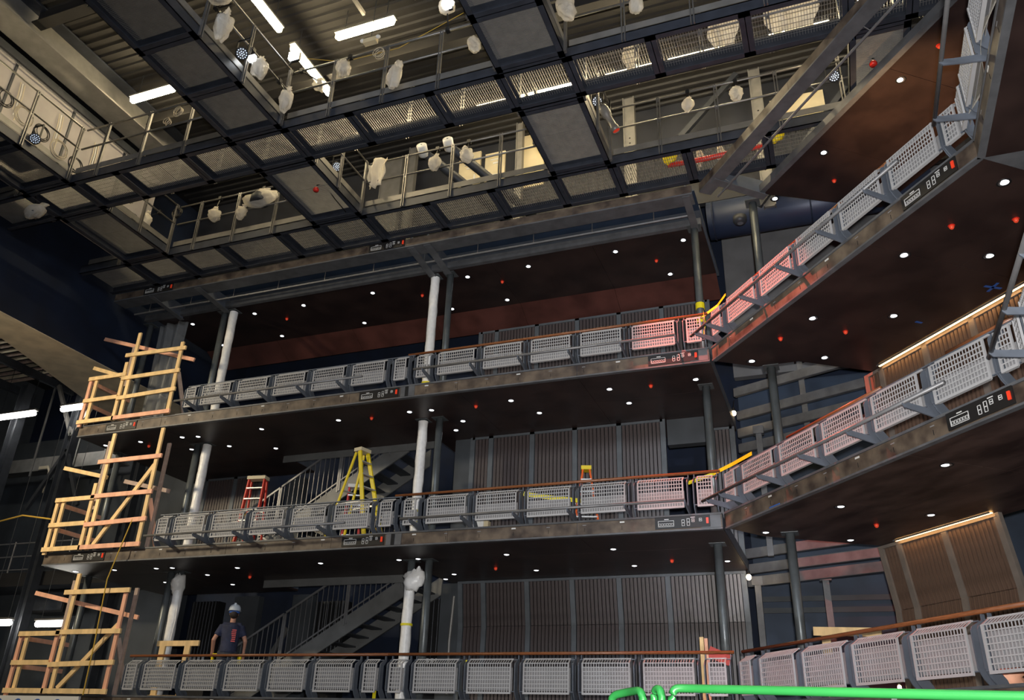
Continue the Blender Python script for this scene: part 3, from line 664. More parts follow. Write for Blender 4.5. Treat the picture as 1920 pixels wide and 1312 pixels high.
for y, txt in ((6.6, 'tube light lying on the far left catwalk, nearer one'), (8.4, 'tube light lying on the far left catwalk, farther one')): tube_light(txt, (-13.75, y, 11.57), R(-90), .6, 'tube_warm', flip=True)
for x, l_, txt in ((-5.45, 1.1, 'leftmost tube light seen through the glowing grating'), (-4.35, 1.0, 'second tube light from the left seen through the glowing grating'), (-2.55, 1.2, 'middle tube light seen through the glowing grating'),
                   (-1.3, 1.15, 'fourth tube light from the left seen through the glowing grating'), (.6, 1.1, 'rightmost tube light seen through the glowing grating')):
    tube_light(txt, (x, 12.62, 14.02), 0, l_, 'tube_warm')
for (x, y, z, l_, txt) in ((-20.98, 15.4, 9.62, 1.6, 'left tube light over the stage'), (-18.82, 15.4, 9.62, .87, 'tube light over the stage behind the top timber guard'), (-19.35, 15.4, 4.04, .95, 'low stage tube light at the left edge'), (-17.57, 15.4, 3.99, 1.0, 'low stage tube light behind the bottom timber guard')):
    tube_light(txt, (x, y, z), 0, l_, 'tube_white', top=12.0)
cl = thing('ceiling_fill_lamp', 'small unseen lamp added behind the upper angled railing to warm the ceiling', 'lamp', (1.65, 10.75, 8.60))  # unseen lamp added for the warm glow on the angled ceiling
MB().lathe([(.02, -.05), (.03, 0), (.055, .06), (.05, .06), (.02, .01)], 12).build('shade', 'black', cl, smooth=True); MB().tube([(0, 0, -.05), (0, 0, -.72)], .008, 6).build('stem', 'black', cl)
light('ceiling_fill_light', 'SPOT', (1.65, 10.75, 8.68), (2.15, 11.75, 11.09), 420, (1, .58, .25), .03, 75, .9)
tube_light('unseen tube light added above the short catwalk at the upper right', (1.6, 11.0, 13.2), R(90), .9, 'tube_warm')  # unseen tube added to brighten the grating of the short catwalk
# LED flood head on the catwalk
t = thing('flood_light', 'square white flood light glowing on the middle cross catwalk', 'flood light', (-7.95, 8.95, 12.72)); bx(-.09, .09, -.03, .03, -.08, .08).build('lens', 'led_white', t); bx(-.10, .10, .03, .08, -.09, .09).build('housing', 'black', t); MB().bar((0, .05, 0), (-.13, .05, -.17), .03, .02).build('bracket', 'black', t)
for (x, y, z, txt) in ((-4.95, 9.0, 12.92, 'small flood light glowing beside a bagged light at the top edge'), (-7.95, 8.0, 11.75, 'small flood light glowing behind a bagged light on the middle cross catwalk')):
    t = thing('flood_light', txt, 'flood light', (x, y, z)); bx(-.06, .06, -.03, .03, -.05, .05).build('lens', 'led_white', t); bx(-.07, .07, .03, .07, -.06, .06).build('housing', 'black', t)

# ------------------------------------------------------------------ bagged stage lights
def bagged(label, p, sz, seed, drop=0, tilt=(0, 0), hook=None):
    t = thing('bagged_spotlight', label, 'stage light', p)
    fcr = crumple(seed, .11); a, b, c = sz
    bag_ = MB().blob((0, 0, 0), (a, b, c), 30, 22, lambda d: fcr(d)*(1 if d.z < .45 else 1-.55*(d.z-.45)))
    bag_.blob((.01, 0, c*.93), (a*.36, b*.30, c*.22), 14, 8, crumple(seed+2, .4))
    if drop: bag_.blob((a*.55, 0, c*.85), (a*.55, b*.4, c*.35), 10, 8, crumple(seed+1, .35))
    o = bag_.build('plastic_bag', 'bag', t, smooth=True); o.rotation_euler = (tilt[0], tilt[1], 0)
    k = MB(); k.lathe([(.001, c*.50), (a*.35, c*.48), (a*.48, c*.1), (a*.50, -c*.55), (a*.44, -c*.62), (.001, -c*.55)], 12)
    k.build('lamp_body', 'dark_steel', t, smooth=True).rotation_euler = (tilt[0], tilt[1], 0)
    if hook is None:
        hook = (-8.08-p[0], 0) if p[0] < -7.8 and p[1] < 9 else ((-2.90-p[0], 0) if -2.9 < p[0] < -2.7 else (0, (9.18 if p[1] < 10 else 11.93)-p[1]))
    zr = (12.075 if p[2] < 12.02 else 12.55)-p[2]
    MB().bar((0, 0, c*.5), (hook[0], hook[1], zr), .025, .012).build('yoke', 'black', t); bx(hook[0]-.035, hook[0]+.035, hook[1]-.035, hook[1]+.035, zr-.04, zr+.04).build('clamp', 'black', t)
    return t
BAGS = [((-7.86, 7.17, 11.62), (.13, .13, .27), 'large bagged stage light nearest the top on the middle cross catwalk'), ((-7.86, 6.95, 12.05), (.22, .16, .13), 'wide bagged stage light cut by the top edge of the picture'),
        ((-7.86, 8.11, 11.62), (.13, .13, .23), 'second bagged stage light down the middle cross catwalk'), ((-7.86, 8.87, 11.60), (.11, .11, .22), 'third bagged stage light down the middle cross catwalk'),
        ((-7.9, 9.72, 12.71), (.12, .12, .13), 'round bagged light in front of the slanting tube light'), ((-6.89, 9.02, 12.15), (.13, .12, .17), 'round bagged light left of the tied bag on the glowing catwalk'),
        ((-5.85, 9.02, 11.64), (.12, .11, .24), 'long tied plastic bag on the rail of the glowing catwalk'), ((-4.42, 9.02, 11.88), (.11, .11, .16), 'white bagged light left of the right cross catwalk'),
        ((-5.0, 9.05, 12.99), (.14, .12, .15), 'bagged light between two glowing floods at the top edge'), ((-1.77, 9.05, 11.82), (.11, .11, .13), 'bagged light at the top edge right of the right cross catwalk'),
        ((-1.46, 11.85, 12.2), (.10, .10, .15), 'left one of two round bagged lights near the sloping top beam'), ((-.61, 11.85, 12.2), (.11, .11, .15), 'right one of two round bagged lights near the sloping top beam'),
        ((-6.49, 11.85, 12.15), (.12, .11, .17), 'bagged light below the duct mouths'), ((-5.8, 11.85, 12.17), (.13, .11, .17), 'bagged light in front of the electrical boards'),
        ((-13.57, 11.6, 12.1), (.13, .12, .22), 'bagged light beside the cable coil at the left'), ((-11.86, 11.85, 12.07), (.14, .12, .16), 'bagged light left of the wide plastic bundle'),
        ((-11.12, 11.85, 11.97), (.11, .10, .18), 'narrow bagged light under the wide plastic bundle'), ((-14.16, 9.49, 11.06), (.24, .14, .13), 'bagged light hanging low at the far left'),
        ((-2.80, 8.82, 11.92), (.14, .12, .26), 'half covered bagged light on the right cross catwalk at the top edge')]
for i, (p, s_, txt) in enumerate(BAGS): bagged(txt, p, s_, 100+3*i, drop=(i in (6, 17)), tilt=(random.uniform(-.25, .25), random.uniform(-.3, .3)))
t = bagged('wide bundle of stage lights under one plastic sheet on the catwalk rail', (-10.68, 11.85, 12.23), (.42, .14, .20), 171)
def drape(label, p, sz, seed):
    random.seed(seed); m = MB(); n, k = 14, 16; vs = []; fs = []
    for i in range(n+1):
        for j in range(k+1):
            u, v = i/n, j/k; x = sz[0]*(u-.5)*(1-.35*v); vs.append((x+.03*math.sin(9*v+3*u), .05*math.sin(11*u+2*v)+.03*math.sin(17*u), sz[1]*(.5-v)+.10*math.sin(3.1*u)*(1-v)))
    for i in range(n):
        for j in range(k): a = i*(k+1)+j; fs.append((a, a+1, a+k+2, a+k+1))
    o = tag(m.add(vs, fs).build('plastic_drape', 'bag', None, p, True), label, 'plastic sheet')
    sd = o.modifiers.new('thick', 'SOLIDIFY'); sd.thickness = .006
drape('white plastic cloth draped over the catwalk rail', (-7.83, 11.87, 12.2), (.52, .62), 5)
# long plastic sheets behind the glowing grating
for x, a, txt in ((-2.12, .2, 'small shiny plastic bag above the glowing grating'), (-.62, .36, 'shiny plastic bundle above the glowing grating, left of the big one'), (.42, .62, 'biggest shiny plastic bundle above the glowing grating')):
    drape(txt, (x, 10.2, 12.05), (a*1.5, .75), int(a*100))
# LED wash lights
def wash(label, p, tgt):
    t = thing('wash_light', label, 'stage light', p); rot = (Vector(tgt)-Vector(p)).to_track_quat('-Z', 'Y').to_euler()
    MB().lathe([(.001, .16), (.07, .15), (.10, .06), (.105, -.03), (.098, -.035), (.001, -.03)], 16).build('housing', 'black', t, smooth=True).rotation_euler = rot
    m = MB()
    for r_, n in ((0, 1), (.035, 6), (.072, 12)):
        for k in range(n): a = 2*math.pi*k/n; m.lathe([(.001, -.037), (.011, -.037)], 8, (r_*math.cos(a), r_*math.sin(a), 0))
    m.build('led_array', 'led_dot', t).rotation_euler = rot
    MB().bar((.12, 0, 0), (.12, 0, .3), .012, .03).bar((-.12, 0, 0), (-.12, 0, .3), .012, .03).bar((-.12, 0, .3), (.12, 0, .3), .012, .03).build('yoke', 'black', t)
for p, txt in (((-7.93, 7.74, 11.60), 'round LED wash light on the middle cross catwalk'), ((-7.93, 7.2, 11.80), 'round LED wash light behind the large bag at the top'), ((-8.81, 11.85, 12.62), 'round LED wash light left of the draped cloth'),
               ((-12.9, 8.2, 11.55), 'round LED wash light at the far left among cables'), ((-3.11, 11.75, 12.66), 'round LED wash light above the red lens'), ((1.0, 11.85, 12.1), 'round LED wash light near the hanger column')):
    wash(txt, p, (0, 1, 3))
# red ellipsoidal: the lamp that reddens the corner railings
rp_, rtgt = Vector((-2.80, 11.38, 11.86)), Vector((-.95, 12.45, 7.6))
t = thing('profile_spotlight', 'profile spotlight with a red lens on the right cross catwalk', 'stage light', rp_)
rq = (rtgt-rp_).to_track_quat('-Z', 'Y').to_euler()
MB().lathe([(.001, .30), (.07, .28), (.09, .20), (.085, .05), (.06, .02), (.06, -.18), (.075, -.20), (.075, -.30), (.07, -.30), (.07, -.21)], 14).build('barrel', 'cat_kick', t, smooth=True).rotation_euler = rq
MB().lathe([(.001, -.285), (.068, -.285)], 14).build('lens', 'red_lens', t).rotation_euler = rq
MB().bar((0, 0, .1), (0, .1, .5), .03, .012).build('yoke', 'black', t)
dd = (rtgt-rp_).normalized()
light('red_profile_beam', 'SPOT', rp_+dd*.36, rtgt, 2900, (1, .15, .09), .05, 58, .5)
# cables and coils
def coil(label, p, r_, n, mt, ax='y', ml=.008):
    random.seed(n); m = MB()
    for k in range(n):
        rr = r_*random.uniform(.85, 1.1); o = Vector((random.uniform(-.02, .02), random.uniform(-.03, .03), random.uniform(-.02, .02)))
        pts = []
        for i in range(25):
            a = 2*math.pi*i/24; q = (rr*math.cos(a), 0, rr*math.sin(a)) if ax == 'y' else (0, rr*math.cos(a), rr*math.sin(a))
            pts.append(Vector(q)+o)
        m.tube(pts, ml, 6, False)
    return tag(m.build('cable_coil', mt, None, p, True), label, 'cable')
coil('black cable coil hung on the catwalk rail at the left', (-12.95, 11.85, 12.35), .12, 7, 'black'); coil('pale cable coil below the ceiling tube light at the upper left', (-10.6, 9.15, 12.35), .10, 4, 'cable')
coil('small pale cable coil next to the bigger coil', (-10.8, 9.15, 12.15), .07, 3, 'cable'); coil('faint cable coil behind the round bagged light', (-6.3, 9.18, 12.45), .10, 3, 'cable')
for i in range(5):
    coil(['topmost pale cable loop on the far left catwalk', 'second pale cable loop on the far left catwalk', 'middle pale cable loop on the far left catwalk', 'fourth pale cable loop on the far left catwalk', 'lowest pale cable loop on the far left catwalk'][i], (-12.975, 7.5+.42*i, 11.95-.06*i), .16+.03*(i % 2), 4, 'cable' if i % 2 else 'black', 'x')
for i in range(4):
    x = -13.9+.0*i
    t = thing('cable_drop', ['first', 'second', 'third', 'fourth'][i]+' bundle of hanging cable ends on the pale wall, from the left', 'cable', (-14.58, 7.6+1.0*i, 13.3))
    for k in range(3): MB().tube([(0, .05*k, .5), (.02, .05*k+.02, .2), (-.0, .05*k+.03, -.2-.1*k)], .010, 6).build('cable_end', 'white' if k == 1 else 'cable', t)
tag(MB().tube([(-8.0, 9.3, 13.0), (-7.2, 9.4, 12.75), (-6.2, 9.6, 12.95), (-5.0, 9.7, 13.5)], .006, 6).build('hanging_cord', 'rope'), 'thin yellow cord slung under the ceiling tube light', 'cord')
for x, y, txt in ((-10.45, 9.5, 'small twin emergency lamp below the upper left tube light'), (-6.75, 9.5, 'small twin emergency lamp below the top tube light')):
    t = thing('emergency_light', txt, 'lamp', (x, y, 13.2)); bx(-.13, .13, -.05, .05, -.05, .05).build('case', 'cream', t); MB().tube([(0, 0, .05), (0, 0, 2.0)], .008, 6).build('stem', 'dark_steel', t)
    for s_ in (-1, 1): MB().blob((s_*.16, -.02, .04), (.05, .04, .04), 10, 8).build('lamp_head', 'white', t, smooth=True)
for x, y, txt in ((-8.55, 10.95, 'red round cord reel hanging under the middle cross catwalk'), (1.5, 10.9, 'red round cord reel under the upper right catwalk')):
    t = thing('cord_reel', txt, 'cord reel', (x, y, ZC+.05)); MB().lathe([(.001, -.04), (.05, -.04), (.06, 0), (.04, .04), (.001, .04)], 14).build('reel', 'red', t, smooth=True); MB().tube([(0, 0, .1), (.08, .1, .2), (.1, .5, .1), (.12, .9, .05)], .012, 6).build('cord', 'black', t)
# goods lying on the catwalk by the sloping beam
t = thing('red_hose', 'red hose laid along the catwalk near the sloping top beam', 'hose', (-1.0, 12.62, ZC+.26)); MB().tube([(-1.0, 0, 0), (-.3, .03, 0), (.4, -.02, 0), (.75, 0, .0)], .05, 10).build('hose', 'red', t, smooth=True)
for i, x in enumerate((-1.43, -1.05, -.68)): drape(['left', 'middle', 'right'][i]+' white plastic strip hanging above the red hose', (x, 12.80, 11.70), (.14, .44), 40+i)
for x, txt in ((-1.95, 'left yellow plastic bundle on the red hose'), (-.05, 'right yellow plastic bundle at the end of the red hose')):
    tag(MB().blob((0, 0, 0), (.13, .08, .13), 12, 8, crumple(8)).build('yellow_bundle', 'yellow', None, (x, 12.5, ZC+.34), True), txt, 'bundle')

# ------------------------------------------------------------------ downlights and sprinklers
ringm = MB().lathe([(.062, .0), (.078, -.006), (.080, .0)], 18).mesh('trim_ring', 'black', True)
refl = MB().lathe([(.062, -.004), (.052, -.002), (.044, -.001)], 18).mesh('reflector', 'chrome', True)
lens_ = MB().lathe([(.001, -.007), (.030, -.010), (.046, -.004)], 16).mesh('lens', 'downlight_lens', True)
NTH = ['first', 'second', 'third', 'fourth', 'fifth', 'sixth', 'seventh', 'eighth', 'ninth', 'tenth', 'eleventh', 'twelfth', 'thirteenth', 'fourteenth']
def place_labels(pts, base, single):
    """row by depth, then place from the left, so that each label points at one fitting"""
    n = len(pts)
    if n == 1: return {pts[0]: base}
    k = {'rows': 1}
    rows = []
    for p in sorted(pts, key=lambda q: q[1]):
        if not single and rows and abs(rows[-1][0][1]-p[1]) < .3: rows[-1].append(p)
        elif single and rows: rows[0].append(p)
        else: rows.append([p])
    out = {}
    for i, r_ in enumerate(rows):
        r_.sort()
        for j, p in enumerate(r_):
            row = '' if len(rows) == 1 else (', front row' if i == 0 else (', back row' if i == len(rows)-1 else ', middle row' if len(rows) == 3 else ', row %s' % NTH[i]))
            out[p] = base+row+(', %s from the left' % NTH[j] if len(r_) > 1 else ', alone')
    return out
def downs(pts, z, label, group):
    lab = place_labels(pts, label, z > 11 and len(pts) < 5)
    for x, y in pts:
        t = thing('downlight', lab[(x, y)], 'downlight', (x, y, z-.004), 0, group)
        ob('trim_ring', ringm, t); ob('reflector', refl, t); ob('lens', lens_, t, (random.uniform(-.015, .015), 0, 0))
downs([(-2.09,14.51),(-3.51,14.51),(-5.44,14.51),(-6.87,14.52),(-9.26,14.52),(-11.16,14.55),(-12.58,14.55),(-14.46,14.55),(-2.58,15.75),(-6.41,15.76),(-7.82,15.78),(-10.22,15.79),(-12.64,15.8),(-14.5,15.8)],
      Z4, 'downlight in the brown top ceiling', 'downlights of the brown top ceiling')
downs([(-1.90,13.69),(-1.85,14.45),(-3.47,13.69),(-3.29,14.44),(-5.4,13.7),(-5.1,14.45),(-7.10,13.72),(-7.55,13.69),(-6.73,14.45),(-7.08,14.9),(-9.2,13.7),(-11.1,13.7),(-11.54,14.87),(-12.78,13.72),(-13.15,13.66),(-12.49,14.45),(-13.52,14.4),(-14.31,13.65),(-15.3,13.63)],
      LEV[3][0], 'downlight under the upper straight gallery', 'downlights under the upper straight gallery')
downs([(-3.55,14.03),(-3.51,15.46),(-5.52,14.05),(-5.46,15.5),(-7.29,14.05),(-7.7,14.06),(-7.23,15.56),(-7.62,16.01),(-9.38,14.02),(-11.38,14.07),(-12.56,14.59),(-12.74,15.68),(-12.81,13.79),(-13.2,13.77),(-14.18,15.15),(-14.28,13.72),(-15.3,13.68),(-1.80,15.39)],
      LEV[2][0], 'downlight under the middle straight gallery', 'downlights under the middle straight gallery')
downs([(1.86,11.11),(.69,12.54),(-.22,13.64)], Z4, 'downlight in the angled top ceiling', 'downlights of the angled top ceiling')
downs([(2.33,9.15),(1.34,10.45),(2.36,10.8),(.14,11.92),(1.25,12.19),(.25,13.40),(-.91,13.20)], LEV[3][0], 'downlight under the upper angled gallery', 'downlights under the upper angled gallery')
downs([(1.35,10.55),(.14,12.13),(1.32,12.88),(-.98,13.40),(.25,14.2)], LEV[2][0], 'downlight under the middle angled gallery', 'downlights under the middle angled gallery')
spk = MB().lathe([(.001, -.05), (.016, -.05), (.030, -.03), (.030, -.012), (.022, 0)], 12).mesh('cap', 'sprinkler', True); esc = MB().lathe([(.001, -.003), (.042, -.003), (.042, .0)], 14).mesh('rosette', 'red')
def sprinks(px, z, label, group):
    lab = place_labels(px, label, True)
    for x, y in px:
        t = thing('sprinkler', lab[(x, y)], 'sprinkler', (x, y, z-.004), 0, group); ob('cap', spk, t); ob('rosette', esc, t)
sprinks([(-11.95,15.0),(-8.20,14.95),(-6.2,14.93),(-2.76,15.1)], Z4, 'red sprinkler in the brown top ceiling', 'sprinklers of the brown top ceiling')
sprinks([(-8.45,13.75),(-6.15,13.75),(-2.72,13.72),(-14.3,13.9)], LEV[3][0], 'red sprinkler under the upper straight gallery', 'sprinklers under the upper straight gallery')
sprinks([(-7.95,15.0),(-6.15,15.1),(-2.75,15.1),(-11.7,14.9)], LEV[2][0], 'red sprinkler under the middle straight gallery', 'sprinklers under the middle straight gallery')
sprinks([(.83,13.4),(2.35,10.55)], Z4, 'red sprinkler in the angled top ceiling', 'sprinklers of the angled top ceiling')
sprinks([(-.38,12.45),(.58,12.5),(1.85,9.9),(2.56,9.98)], LEV[3][0], 'red sprinkler under the upper angled gallery', 'sprinklers under the upper angled gallery')
sprinks([(.62,13.25)], LEV[2][0], 'red sprinkler under the middle angled gallery', 'sprinklers under the middle angled gallery')
for p, q, txt in (((2.40, 11.62), (2.62, 11.76), 'long blue tape mark under the upper angled gallery'), ((2.46, 11.80), (2.56, 11.58), 'blue tape mark crossing the long one under the upper angled gallery'), ((1.57, 12.47), (1.66, 12.54), 'short blue tape mark alone under the upper angled gallery')):
    tag(MB().bar((*p, LEV[3][0]-.008), (*q, LEV[3][0]-.008), .04, .004).build('tape_mark', 'blue_tape'), txt, 'tape')

# ------------------------------------------------------------------ temporary timber guards at the left end
def stick(t, p, q, mt='lumber', wd=.04, ht=.09):
    d = Vector(q)-Vector(p)
    MB().bar(p, q, wd, ht, (0, 0, 1) if abs(d.z) < .9*d.length else (1, 0, 0)).build('timber', mt, t)
def guard(label, z, hgt, kind):
    t = thing('timber_guard', label, 'guard rail', (A0, 12.96, z))
    y = -.04; L_, K_, G_ = 'lumber', 'lumber_pink', 'lumber_grey'
    def up_(x, z0, z1, m=L_, yy=y, dx=0): MB().bar((x, yy, z0), (x+dx, yy, z1), .085, .04, (0, 1, 0)).build('upright', m, t)
    def rl(x0, x1, zz, m=L_, yy=y-.04, dz=0): MB().bar((x0, yy, zz), (x1, yy, zz+dz), .04, .09).build('rail_board', m, t)
    # outer low box
    up_(.05, -.05, 1.13, K_ if kind != 2 else L_); up_(.22, 0, 1.10); up_(1.0, 0, 1.42 if kind != 1 else 1.15, L_ if kind == 2 else (K_ if kind == 1 else L_))
    rl(.02, 1.1, 1.10); rl(.02, 1.0, .56); rl(0, 1.05, .05)
    # tall part
    up_(1.18, 0, hgt, L_); up_(2.50, 0, hgt-.42 if kind != 2 else hgt, L_ if kind > 1 else K_)
    rl(1.0, 2.62, 1.12 if kind != 3 else 1.0, K_ if kind == 2 else L_); rl(1.0, 2.62, .52, K_ if kind == 2 else L_, dz=.04); rl(1.0, 2.6, .05, K_ if kind != 1 else L_)
    if kind == 3: rl(.95, 2.66, 1.58, L_, dz=-.04)
    if kind == 2: rl(.95, 2.66, 1.88, K_)
    if kind == 1: rl(.95, 2.62, 1.88, L_)
    if kind < 3: MB().bar((1.30, y+.03, .1), (2.45, y+.03, 1.72 if kind == 2 else 1.25), .04, .085).build('brace', L_, t)
    up_(.93, .9, hgt-.1 if kind != 3 else hgt-.25, G_, .12)
    if kind < 3: up_(2.60, .0, hgt-.3, G_, .12)
    # depth members
    MB().bar((.0, .06, 2.20 if kind == 3 else 1.92), (2.6, .30, 1.42 if kind != 1 else 1.42), .04, .085).build('raker', K_ if kind != 2 else L_, t) if kind != 2 else MB().bar((-.28, .16, 1.92), (1.0, .2, 1.62), .04, .085).build('raker', L_, t)
    if kind == 2: MB().bar((1.5, .22, 1.50), (2.7, .3, 1.22), .04, .085).build('raker', G_, t)
    if kind == 3: MB().bar((-.22, .16, 1.52), (.95, .2, 1.12), .04, .085).build('raker', L_, t)
    MB().bar((.1, 0, 1.02), (.1, 1.1, 1.02), .04, .085).build('return_rail', K_, t); MB().bar((.1, 0, .5), (.1, 1.1, .5), .04, .085).build('return_rail', K_, t)
    MB().bar((2.66, .3, .05), (2.52, .0, 1.0), .04, .085).build('prop', K_ if kind == 2 else G_, t)
    return t
guard('lowest timber guard at the left end of the galleries', LEV[1][1], 2.25, 1)
guard('middle timber guard at the left end of the galleries', LEV[2][1], 2.52, 2)
guard('highest timber guard at the left end of the galleries', LEV[3][1], 2.14, 3)
t = thing('timber_trestle', 'small timber trestle behind the lowest railing at the left', 'trestle', (-12.6, 13.6, 2.32)); bx(0, 1.0, -.02, .02, .92, 1.02).build('top_board', 'lumber', t)
for x in (.08, .68): bx(x, x+.13, -.02, .02, 0, .92).build('leg', 'lumber', t)
bx(-.1, .9, -.03, .03, 0, .04).build('foot_board', 'lumber', t)
t = thing('timber_prop', 'short timber props behind the lowest railing at the corner', 'timber', (-2.02, 13.45, 2.32)); bx(-.07, -.01, -.02, .02, 0, .95).build('upright', 'lumber', t); bx(0, .05, -.02, .02, 0, .93).build('upright', 'lumber_pink', t)
MB().bar((.05, .02, .75), (.35, .1, .62), .02, .16).build('scrap_board', 'ladder_red', t)
t = thing('timber_stand', 'timber stand with a crossboard behind the lowest angled railing', 'timber', (-.28, 13.5, 2.32)); bx(-.06, .06, -.03, .03, 0, .95).build('upright', 'lumber', t); MB().bar((-.16, 0, 1.02), (.75, -.25, .96), .03, .12).build('crossboard', 'lumber', t)
for s_, z, m_, txt in ((1.62, 5.06, 'lumber_pink', 'pinkish board end under the middle angled railing'), (2.62, 5.06, 'lumber', 'tan board lying under the middle angled railing')):
    x, y = c2w(s_, .45); tag(bx(-.25, .25, -.06, .06, 0, .08).build('board', m_, None, (x, y, z)), txt, 'timber').rotation_euler[2] = R(-20)
def soft(name, label, p, sz, mt, seed, cat): return tag(MB().blob((0, 0, 0), sz, 16, 10, crumple(seed, .2)).build(name, mt, None, p, True), label, cat)
x, y = c2w(4.15, .45); soft('paper_sack', 'pinkish paper sack under the lowest angled railing', (x, y, 2.45), (.15, .1, .12), 'lumber_pink', 51, 'sack')
x, y = c2w(4.75, .5); soft('paper_sack', 'white crumpled sheet under the lowest angled railing at the right edge', (x, y, 2.43), (.26, .14, .11), 'white', 52, 'sheet')
t = thing('white_box', 'white carton standing behind the middle straight railing', 'box', (-5.80, 13.42, 5.05)); bx(-.10, .10, -.08, .08, 0, .22).build('carton', 'white', t); bx(.10, .18, -.06, .06, 0, .2).build('cream_flap', 'cream', t)
for x, txt in ((-4.95, 'leftmost white upright behind the middle railing by the orange ladder'), (-4.55, 'second white upright behind the middle railing by the orange ladder'), (-4.3, 'third white upright behind the middle railing by the orange ladder'), (-3.3, 'white upright right of the orange ladder'), (-3.02, 'rightmost white upright behind the middle railing')):
    tag(bx(-.06, .06, -.03, .03, 0, .34).build('white_post', 'white', None, (x, 14.3, 5.05)), txt, 'post')
# ------------------------------------------------------------------ ladders
def ladder(label, p, H, w0, w1, spread, rz, mt, cap='cream', steps=6):
    t = thing('step_ladder', label, 'ladder', p, rz)
    for s_ in (-1, 1):
        MB().bar((s_*w0/2, -spread/2, 0), (s_*w1/2, -.04, H-.04), .03, .085, (0, 1, 0)).build('front_rail', mt, t)
        MB().bar((s_*w0/2, spread/2, 0), (s_*w1/2, .06, H-.06), .025, .05, (0, 1, 0)).build('rear_rail', mt, t)
        MB().bar((s_*w0*.42, -spread*.28, H*.42), (s_*w0*.42, spread*.28, H*.42), .012, .03).build('spreader', 'aluminium', t)
        bx(s_*w0/2-.03, s_*w0/2+.03, -spread/2-.05, -spread/2+.05, 0, .03).build('foot', 'black', t)
    bx(-w1/2-.03, w1/2+.03, -.10, .10, H-.04, H+.03).build('top_cap', cap, t)
    for i in range(1, steps+1):
        f_ = i/(steps+1); ww = w0+(w1-w0)*f_; yy = -spread/2+(spread/2-.04)*f_
        bx(-ww/2, ww/2, yy-.045, yy+.045, H*f_-.012, H*f_+.012).build('step', 'aluminium', t)
        if i in (2, 4): bx(-ww/2, ww/2, -yy-.015, -yy+.015, H*f_-.012, H*f_+.012).build('rear_brace', 'aluminium', t)
    return t
ladder('yellow fibreglass step ladder on the middle gallery', (-8.63, 13.85, 5.05), 1.92, .50, .22, 1.12, R(76), 'yellow')
ladder('red step ladder with a cream cap near the left wrapped column', (-11.35, 14.2, 5.05), 1.66, .43, .36, .4, R(8), 'ladder_red')
ladder('red and white step ladder folded behind the yellow one', (-9.25, 14.75, 5.05), 1.48, .36, .26, .25, R(25), 'ladder_red', 'white')
ladder('orange step ladder on the middle gallery behind the caution tape', (-3.97, 13.85, 5.05), 1.16, .45, .12, .45, R(15), 'ladder_orange', 'yellow', 4)
# caution tape
def tape(label, pts, wd=.055, tw=0):
    m = MB(); vs = []; fs = []
    for i, p in enumerate(pts):
        p = Vector(p); vs += [p+Vector((0, 0, wd/2)), p+Vector((0, 0, -wd/2)), p+Vector((0, .003, -wd/2)), p+Vector((0, .003, wd/2))]
    for i in range(len(pts)-1):
        for k in range(4): fs.append((4*i+k, 4*i+(k+1) % 4, 4*i+4+(k+1) % 4, 4*i+4+k))
    fs += [(3, 2, 1, 0), tuple(4*(len(pts)-1)+k for k in range(4))]
    return tag(m.add(vs, fs).build('caution_tape', 'tape_yellow'), label, 'tape')
tape('yellow caution tape stretched behind the middle straight railing', [(-4.87, 13.08, 5.60), (-4.5, 13.2, 5.55), (-4.0, 13.4, 5.51), (-3.78, 13.70, 5.52)], .075)
tape('end of yellow tape hanging by the orange ladder', [(-3.80, 13.68, 5.54), (-3.80, 13.66, 5.42), (-3.83, 13.66, 5.36)], .09)
tape('yellow caution tape between the straight and angled middle railings', [(-2.1, 13.35, 5.66), (-1.7, 13.3, 5.76), (-1.35, 13.05, 5.82), (-1.0, 12.65, 5.84)], .06)
tape('yellow caution tape at the corner of the upper railings', [(-1.66, 13.22, 8.60), (-1.55, 13.2, 8.66), (-1.38, 13.15, 8.74), (-1.2, 12.9, 8.80)], .05)
t = thing('tape_wrap', 'yellow tape wound around the corner column at the upper railing', 'tape', (-1.79, 14.05, 8.9))
tape('yellow tape tail hanging at the upper corner railing', [(-1.60, 12.93, 8.52), (-1.58, 12.92, 8.3), (-1.62, 12.92, 8.1)], .10)
for z in (.0, .30): MB().tube([(0, 0, z), (0, 0, z+.12)], .085, 12).build('tape_ring', 'tape_yellow', t)
for x, z, txt in ((-7.42, 2.45, 'yellow tape strip hanging beside the middle wrapped column'), (-5.77, 2.7, 'yellow tape strip hanging between lowest railing panels')):
    tag(bx(-.03, .03, -.004, .004, -.25, .22).build('tape_strip', 'tape_yellow', None, (x, 13.12, z)), txt, 'tape')
tag(MB().tube([(-13.22, 12.87, 5.62), (-13.30, 12.80, 5.0), (-13.42, 12.78, 4.4), (-13.38, 12.8, 3.2), (-13.34, 12.78, 2.3)], .012, 6).build('hanging_cord', 'rope'), 'yellow cord hanging down past the middle timber guard', 'cord')
tag(MB().tube([(-12.15, 14.85, 6.05), (-12.05, 14.85, 6.15), (-11.98, 14.85, 6.02), (-12.2, 14.85, 5.75), (-12.3, 14.85, 5.55)], .012, 6).build('hanging_cord', 'rope'), 'yellow cord looped over the short stair rail', 'cord')
coil('yellow cord coil on the middle gallery beside the yellow ladder', (-9.85, 13.6, 5.17), .09, 4, 'rope'); coil('yellow cord coil between the yellow ladder and the middle column', (-7.9, 13.5, 5.15), .12, 4, 'rope')
